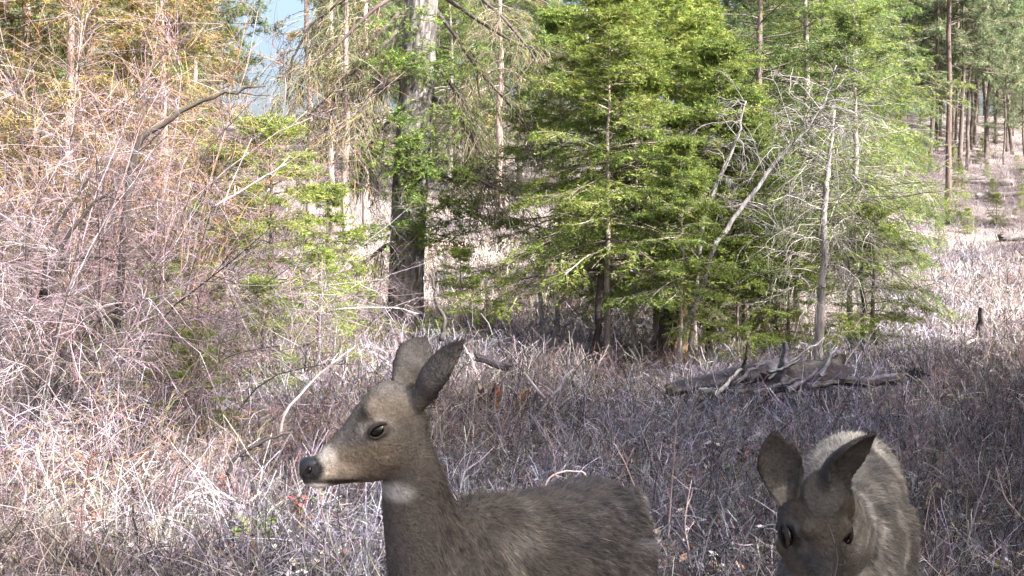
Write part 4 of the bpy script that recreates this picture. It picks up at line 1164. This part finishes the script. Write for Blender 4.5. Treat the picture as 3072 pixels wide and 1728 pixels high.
    def clump(L_, W_, k_):
        w_ = np.sin((P * Fb).sum(1) * 60) * W_ * .5
        q = np.stack([np.floor((P * Fb).sum(1) / L_), np.floor(((P * e1).sum(1) + w_) / W_), np.floor((P * e2_).sum(1) / W_)], 1)
        return (np.abs(np.sin(q @ np.array([12.9898, 78.233, 37.719]) + k_) * 43758.5453)) % 1.0
    body_w = 1 - inh
    h1, h2 = clump(.05, .009, 1), clump(.11, .03, 2)
    cc = C * (1 + r.normal(0, .13, (ns, 1))) * (1 + (.62 * (h1 - .5) * (.35 + .65 * body_w) + .36 * (h2 - .5) * body_w))[:, None]
    cc = cc * (1 + .10 * (h2 - .5) * body_w)[:, None] ** np.array([1.0, .3, -.8])
    D = nrm(D + (h1 - .5)[:, None] * .30 * e1 + (h2 - .5)[:, None] * .2 * e2_ + Nn * (.25 * (h1 - .4) * body_w)[:, None])
    gh = r.random(ns) < .10; ln_[gh] *= 1.5; cc[gh] *= 1.35
    tk = r.random(ns) < .10; cc[tk] *= .45
    k = keep
    P0 = P - org - Nn * .001
    f = Geo(); f.tris((P0 - w)[k], (P0 + w)[k], (P0 + D * ln_[:, None])[k], cc[k])
    tag(f.build('fur', M_FUR, bo), kind='stuff')
    return root


def blob(colr, w, c):
    w = np.clip(w, 0, 1)[:, None]
    return colr * (1 - w) + np.asarray(c) * w


def ell(x, y, cx, cy, rx, ry, soft=.35):
    d = np.sqrt(((x - cx) / rx) ** 2 + ((y - cy) / ry) ** 2)
    return 1 - smooth(1 - soft, 1 + soft, d)


GREYBROWN = np.array([.084, .076, .069])


def paint_head(c, cx, cy, lat, inhead):
    al = np.abs(lat)
    w = lambda a: a * inhead
    c = blob(c, w(ell(cx, cy, 420, 760, 230, 150, .6)) * .4, (.165, .125, .085))          # tan cheek
    c = blob(c, w(ell(cx, cy, 300, 620, 150, 90)) * .85, (.055, .052, .054))           # dark bridge
    c = blob(c, w(ell(cx, cy, 430, 470, 120, 90)) * .75, (.062, .056, .05))            # forehead
    c = blob(c, w(ell(cx, cy, 560, 500, 120, 80, .7)) * .3, (.13, .095, .06))
    c = blob(c, w(ell(cx, cy, 225, 800, 55, 90, .4)) * .7, (.40, .37, .345))          # pale band behind the nose
    c = blob(c, w(ell(cx, cy, 300, 850, 110, 55, .5)) * .6, (.36, .30, .24))
    c = blob(c, w(ell(cx, cy, 175, 950, 95, 34, .3)) * .95, (.75, .73, .71))           # chin
    c = blob(c, w(ell(cx, cy, 255, 918, 35, 22, .4)) * .8, (.05, .04, .04))           # mouth corner
    c = blob(c, w(ell(cx, cy, 290, 908, 120, 15, .4)) * .95, (.03, .025, .022))           # lip line
    c = blob(c, w(ell(cx, cy, 512, 600, 98, 72, .35)) * (al > .03) * .55, (.22, .205, .19))  # pale brow
    c = blob(c, w(ell(cx, cy, 420, 660, 60, 26, .5)) * (al > .03) * .6, (.07, .065, .065))
    c = blob(c, w(ell(cx, cy, 512, 606, 78, 56, .3)) * (al > .03) * .9, (.05, .042, .038))   # dark lid
    c = blob(c, w(ell(cx, cy, 122, 832, 84, 68, .2)), (.02, .02, .022))               # nose leather
    return c


def paint_ears(c, co, E):
    for eb, ed, L, opn, sd, wd in E:
        v = co - eb; t = (v @ ed) / L
        q = v - np.outer(t * L, ed); on = (t > .05) & (t < 1.12) & (np.linalg.norm(q, axis=1) < wd * .7)
        inner = smooth(-.012, .012, q @ opn) * on
        c = blob(c, on * .8, (.055, .05, .048))
        c = blob(c, on * smooth(.55, 1.0, t) * .7, (.035, .03, .03))
        c = blob(c, inner * .0, (.2, .17, .16))
        edge = smooth(wd * .30, wd * .48, np.abs(q @ sd))
        c = blob(c, on * edge * .8, (.016, .015, .015))
    return c


# --- standing deer, head turned to the left of the picture
def L2(v): return nrm(np.asarray(v, float))


yaw = radians(9)
f1 = np.array([-cos(yaw), -sin(yaw), 0]); l1 = np.array([sin(yaw), -cos(yaw), 0]); u1 = np.array([0, 0, 1.0])
poll1 = at((860 + 620 / 1.8875) / 3, (960 + 430 / 1.8875) / 3, 2.17)
d1 = L2([.56, .83, 0]); la1 = np.array([.83, -.56, 0])
sh1 = np.array([-.085, 2.28, 0])


def bring(sh, d, la, t, zc, hh, hw, dx=0.0):
    return ring(sh + d * t + la * dx + np.array([0, 0, zc]), (0, 0, hh), la * hw)


body1 = [bring(sh1, d1, la1, -.15, .60, .07, .05), bring(sh1, d1, la1, -.11, .61, .13, .085), bring(sh1, d1, la1, 0, .65, .195, .122), bring(sh1, d1, la1, .15, .628, .205, .14), bring(sh1, d1, la1, .30, .612, .203, .145),
         bring(sh1, d1, la1, .42, .625, .185, .138), bring(sh1, d1, la1, .53, .638, .165, .126), bring(sh1, d1, la1, .63, .615, .142, .105), bring(sh1, d1, la1, .695, .60, .10, .07), bring(sh1, d1, la1, .715, .60, .04, .03)]


def nring(px, py, Y, a, b, tilt=0.0):
    return ring(at(px, py, Y), (a * cos(tilt), 0, -a * sin(tilt)), (0, b, 0))


neck1 = [nring(408, 425, 2.165, .044, .045, .5), nring(411, 446, 2.175, .062, .055, .5), nring(416, 472, 2.19, .070, .060, .4), nring(420, 505, 2.21, .081, .066, .3), nring(429, 545, 2.235, .095, .078, .25),
         nring(440, 590, 2.27, .108, .095, .2), nring(452, 640, 2.33, .11, .115, .1), nring(462, 690, 2.38, .09, .10, 0)]


def legset(sh, d, la, gz, w=.075, tf=.02, th=.52):
    out = []
    def q(t, s, z): return sh + d * t + la * s + np.array([0, 0, z])
    for s in (-w, w):
        out.append(([q(tf, s, .62), q(tf + .03, s, .50), q(tf + .04, s * .95, .42), q(tf - .005, s * .9, .28), q(tf, s * .9, .26), q(tf + .005, s * .9, .08), q(tf - .01, s * .9, .055), q(tf - .035, s * .9, gz + .004)], [.06, .06, .042, .025, .022, .016, .02, .022]))
        out.append(([q(th, s, .66), q(th - .03, s * 1.1, .54), q(th - .03, s * 1.1, .45), q(th + .08, s, .31), q(th + .085, s, .27), q(th + .04, s, .09), q(th + .025, s, .06), q(th - .005, s, gz + .004)], [.085, .09, .065, .03, .026, .017, .02, .022]))
    return out


legs1 = legset(sh1, d1, la1, float(ground_z(sh1[0], sh1[1])))
tb = sh1 + d1 * .715
tail1 = [([tb + d1 * -.03 + np.array([0, 0, .735]), tb + d1 * .012 + np.array([0, 0, .71]), tb + d1 * .035 + np.array([0, 0, .64]), tb + d1 * .035 + np.array([0, 0, .56]), tb + d1 * .02 + np.array([0, 0, .49])], [.022, .028, .034, .032, .012])]


def ep(cx, cy, Y): return at((860 + cx / 1.8875) / 3, (960 + cy / 1.8875) / 3, Y)


ears1 = [(ep(775, 420, 2.135), ep(1012, 105, 2.10), (.60, .30, -.10), .094), (ep(665, 330, 2.225), ep(785, 95, 2.30), (-.15, .95, .1), .09)]


def paint1(co, cx, cy, lat, E):
    n = len(co)
    c = np.tile(GREYBROWN, (n, 1))
    inhead = ((cx < 760) & (np.abs(lat) < .09) & (cy > 250) & (cy < 990)).astype(float)
    c = paint_head(c, cx, cy, lat, inhead)
    c = blob(c, ell(cx, cy, 610, 985, 95, 55, .6) * (np.abs(lat) < .12) * .6, (.45, .45, .44))   # throat patch
    c = blob(c, ell(cx, cy, 900, 470, 45, 110, .6) * .0, (.4, .4, .4))
    v = co - (sh1 + d1 * .72); t = v @ d1
    c = blob(c, smooth(-.02, .02, t) * .9, (.42, .39, .40))                             # pale rump and tail edge
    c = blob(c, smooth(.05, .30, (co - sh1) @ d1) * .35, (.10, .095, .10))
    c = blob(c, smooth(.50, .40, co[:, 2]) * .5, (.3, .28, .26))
    return paint_ears(c, co, E)


def flow1(P, inh):
    b = np.array([.45, .7, -.55]); h = f1 * -.75 + u1 * .55
    nk = np.array([.35, .2, -.9])
    s = smooth(-.05, .15, (P - sh1) @ d1)[:, None]
    F = nk * (1 - s) + b * s
    return F * (1 - inh[:, None]) + h * inh[:, None]


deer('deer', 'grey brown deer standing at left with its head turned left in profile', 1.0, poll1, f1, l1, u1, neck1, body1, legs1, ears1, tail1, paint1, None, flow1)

# --- grazing deer at right, facing the camera with lowered head
def e3(cx, cy, Y): return at((2200 + cx / 3.0308) / 3, (1250 + cy / 3.0308) / 3, Y)


yaw2, pit = radians(-28), radians(42)
toc = L2([-.62, -2.1, 0]); side_ = np.array([toc[1], -toc[0], 0])
fh = L2(toc * cos(yaw2) + np.array([-1, 0, 0]) * sin(yaw2))
lf = np.array([-fh[1], fh[0], 0])
f2 = fh * cos(pit) + np.array([0, 0, -1]) * sin(pit); u2 = np.cross(f2, lf)
poll2 = e3(785, 735, 2.18)
sh2 = np.array([.765, 2.56, 0]); d2_ = L2([.365, .931, 0]); la2 = np.array([.931, -.365, 0])
body2 = [bring(sh2, d2_, la2, -.13, .62, .07, .05), bring(sh2, d2_, la2, -.09, .62, .13, .085), bring(sh2, d2_, la2, 0, .625, .19, .118), bring(sh2, d2_, la2, .15, .63, .205, .138), bring(sh2, d2_, la2, .30, .645, .205, .145),
         bring(sh2, d2_, la2, .42, .665, .19, .14), bring(sh2, d2_, la2, .53, .685, .172, .128), bring(sh2, d2_, la2, .63, .65, .145, .105), bring(sh2, d2_, la2, .695, .63, .10, .07), bring(sh2, d2_, la2, .715, .63, .04, .03)]
nk = []
pA = poll2 + np.array([.01, .0, .0]); pB = sh2 + d2_ * .05 + np.array([0, 0, .66])
for k, (t, a, b) in enumerate([(-.08, .040, .045), (.08, .055, .06), (.3, .062, .072), (.55, .075, .09), (.8, .095, .12), (1.0, .10, .14), (1.1, .06, .10)]):
    c = pA + (pB - pA) * t; T = L2(pB - pA); lt = L2(np.cross(T, [0, 0, 1.0])); uu = np.cross(lt, T)
    nk.append(ring(c, uu * b, lt * a))
legs2 = legset(sh2, d2_, la2, float(ground_z(sh2[0], sh2[1])))
tb2 = sh2 + d2_ * .715
tail2 = [([tb2 + d2_ * -.03 + np.array([0, 0, .76]), tb2 + d2_ * .012 + np.array([0, 0, .73]), tb2 + d2_ * .035 + np.array([0, 0, .66]), tb2 + d2_ * .035 + np.array([0, 0, .58])], [.022, .028, .034, .012])]
ears2 = [(e3(480, 680, 2.13), e3(350, 125, 2.10), (-.15, -1, -.15), .094), (e3(890, 640, 2.17), e3(1305, 140, 2.14), (.60, -.70, -.45), .122)]


def paint2(co, cx, cy, lat, E):
    c = np.tile(np.array([.150, .138, .125]), (len(co), 1))
    inhead = ((cx < 760) & (np.abs(lat) < .09) & (cy > 250) & (cy < 990)).astype(float)
    c = blob(c, inhead * .9, GREYBROWN * .75)  # head darkened in the coat colour to stand for the shade on it
    c = paint_head(c, cx, cy, lat, inhead)
    c = blob(c, smooth(-.02, .02, (co - (sh2 + d2_ * .72)) @ d2_) * .9, (.45, .42, .40))
    c = blob(c, smooth(.55, .42, co[:, 2]) * .4, (.3, .28, .26))
    return paint_ears(c, co, E)


def flow2(P, inh):
    b = np.array([.3, .75, -.55]); h = f2 * -.8 + u2 * .3
    return b * (1 - inh[:, None]) + h * inh[:, None]


deer('deer', 'tan deer at right with lowered head and spread ears facing the camera', 1.12, poll2, f2, lf * .82, u2, nk, body2, legs2, ears2, tail2, paint2, None, flow2, .069)
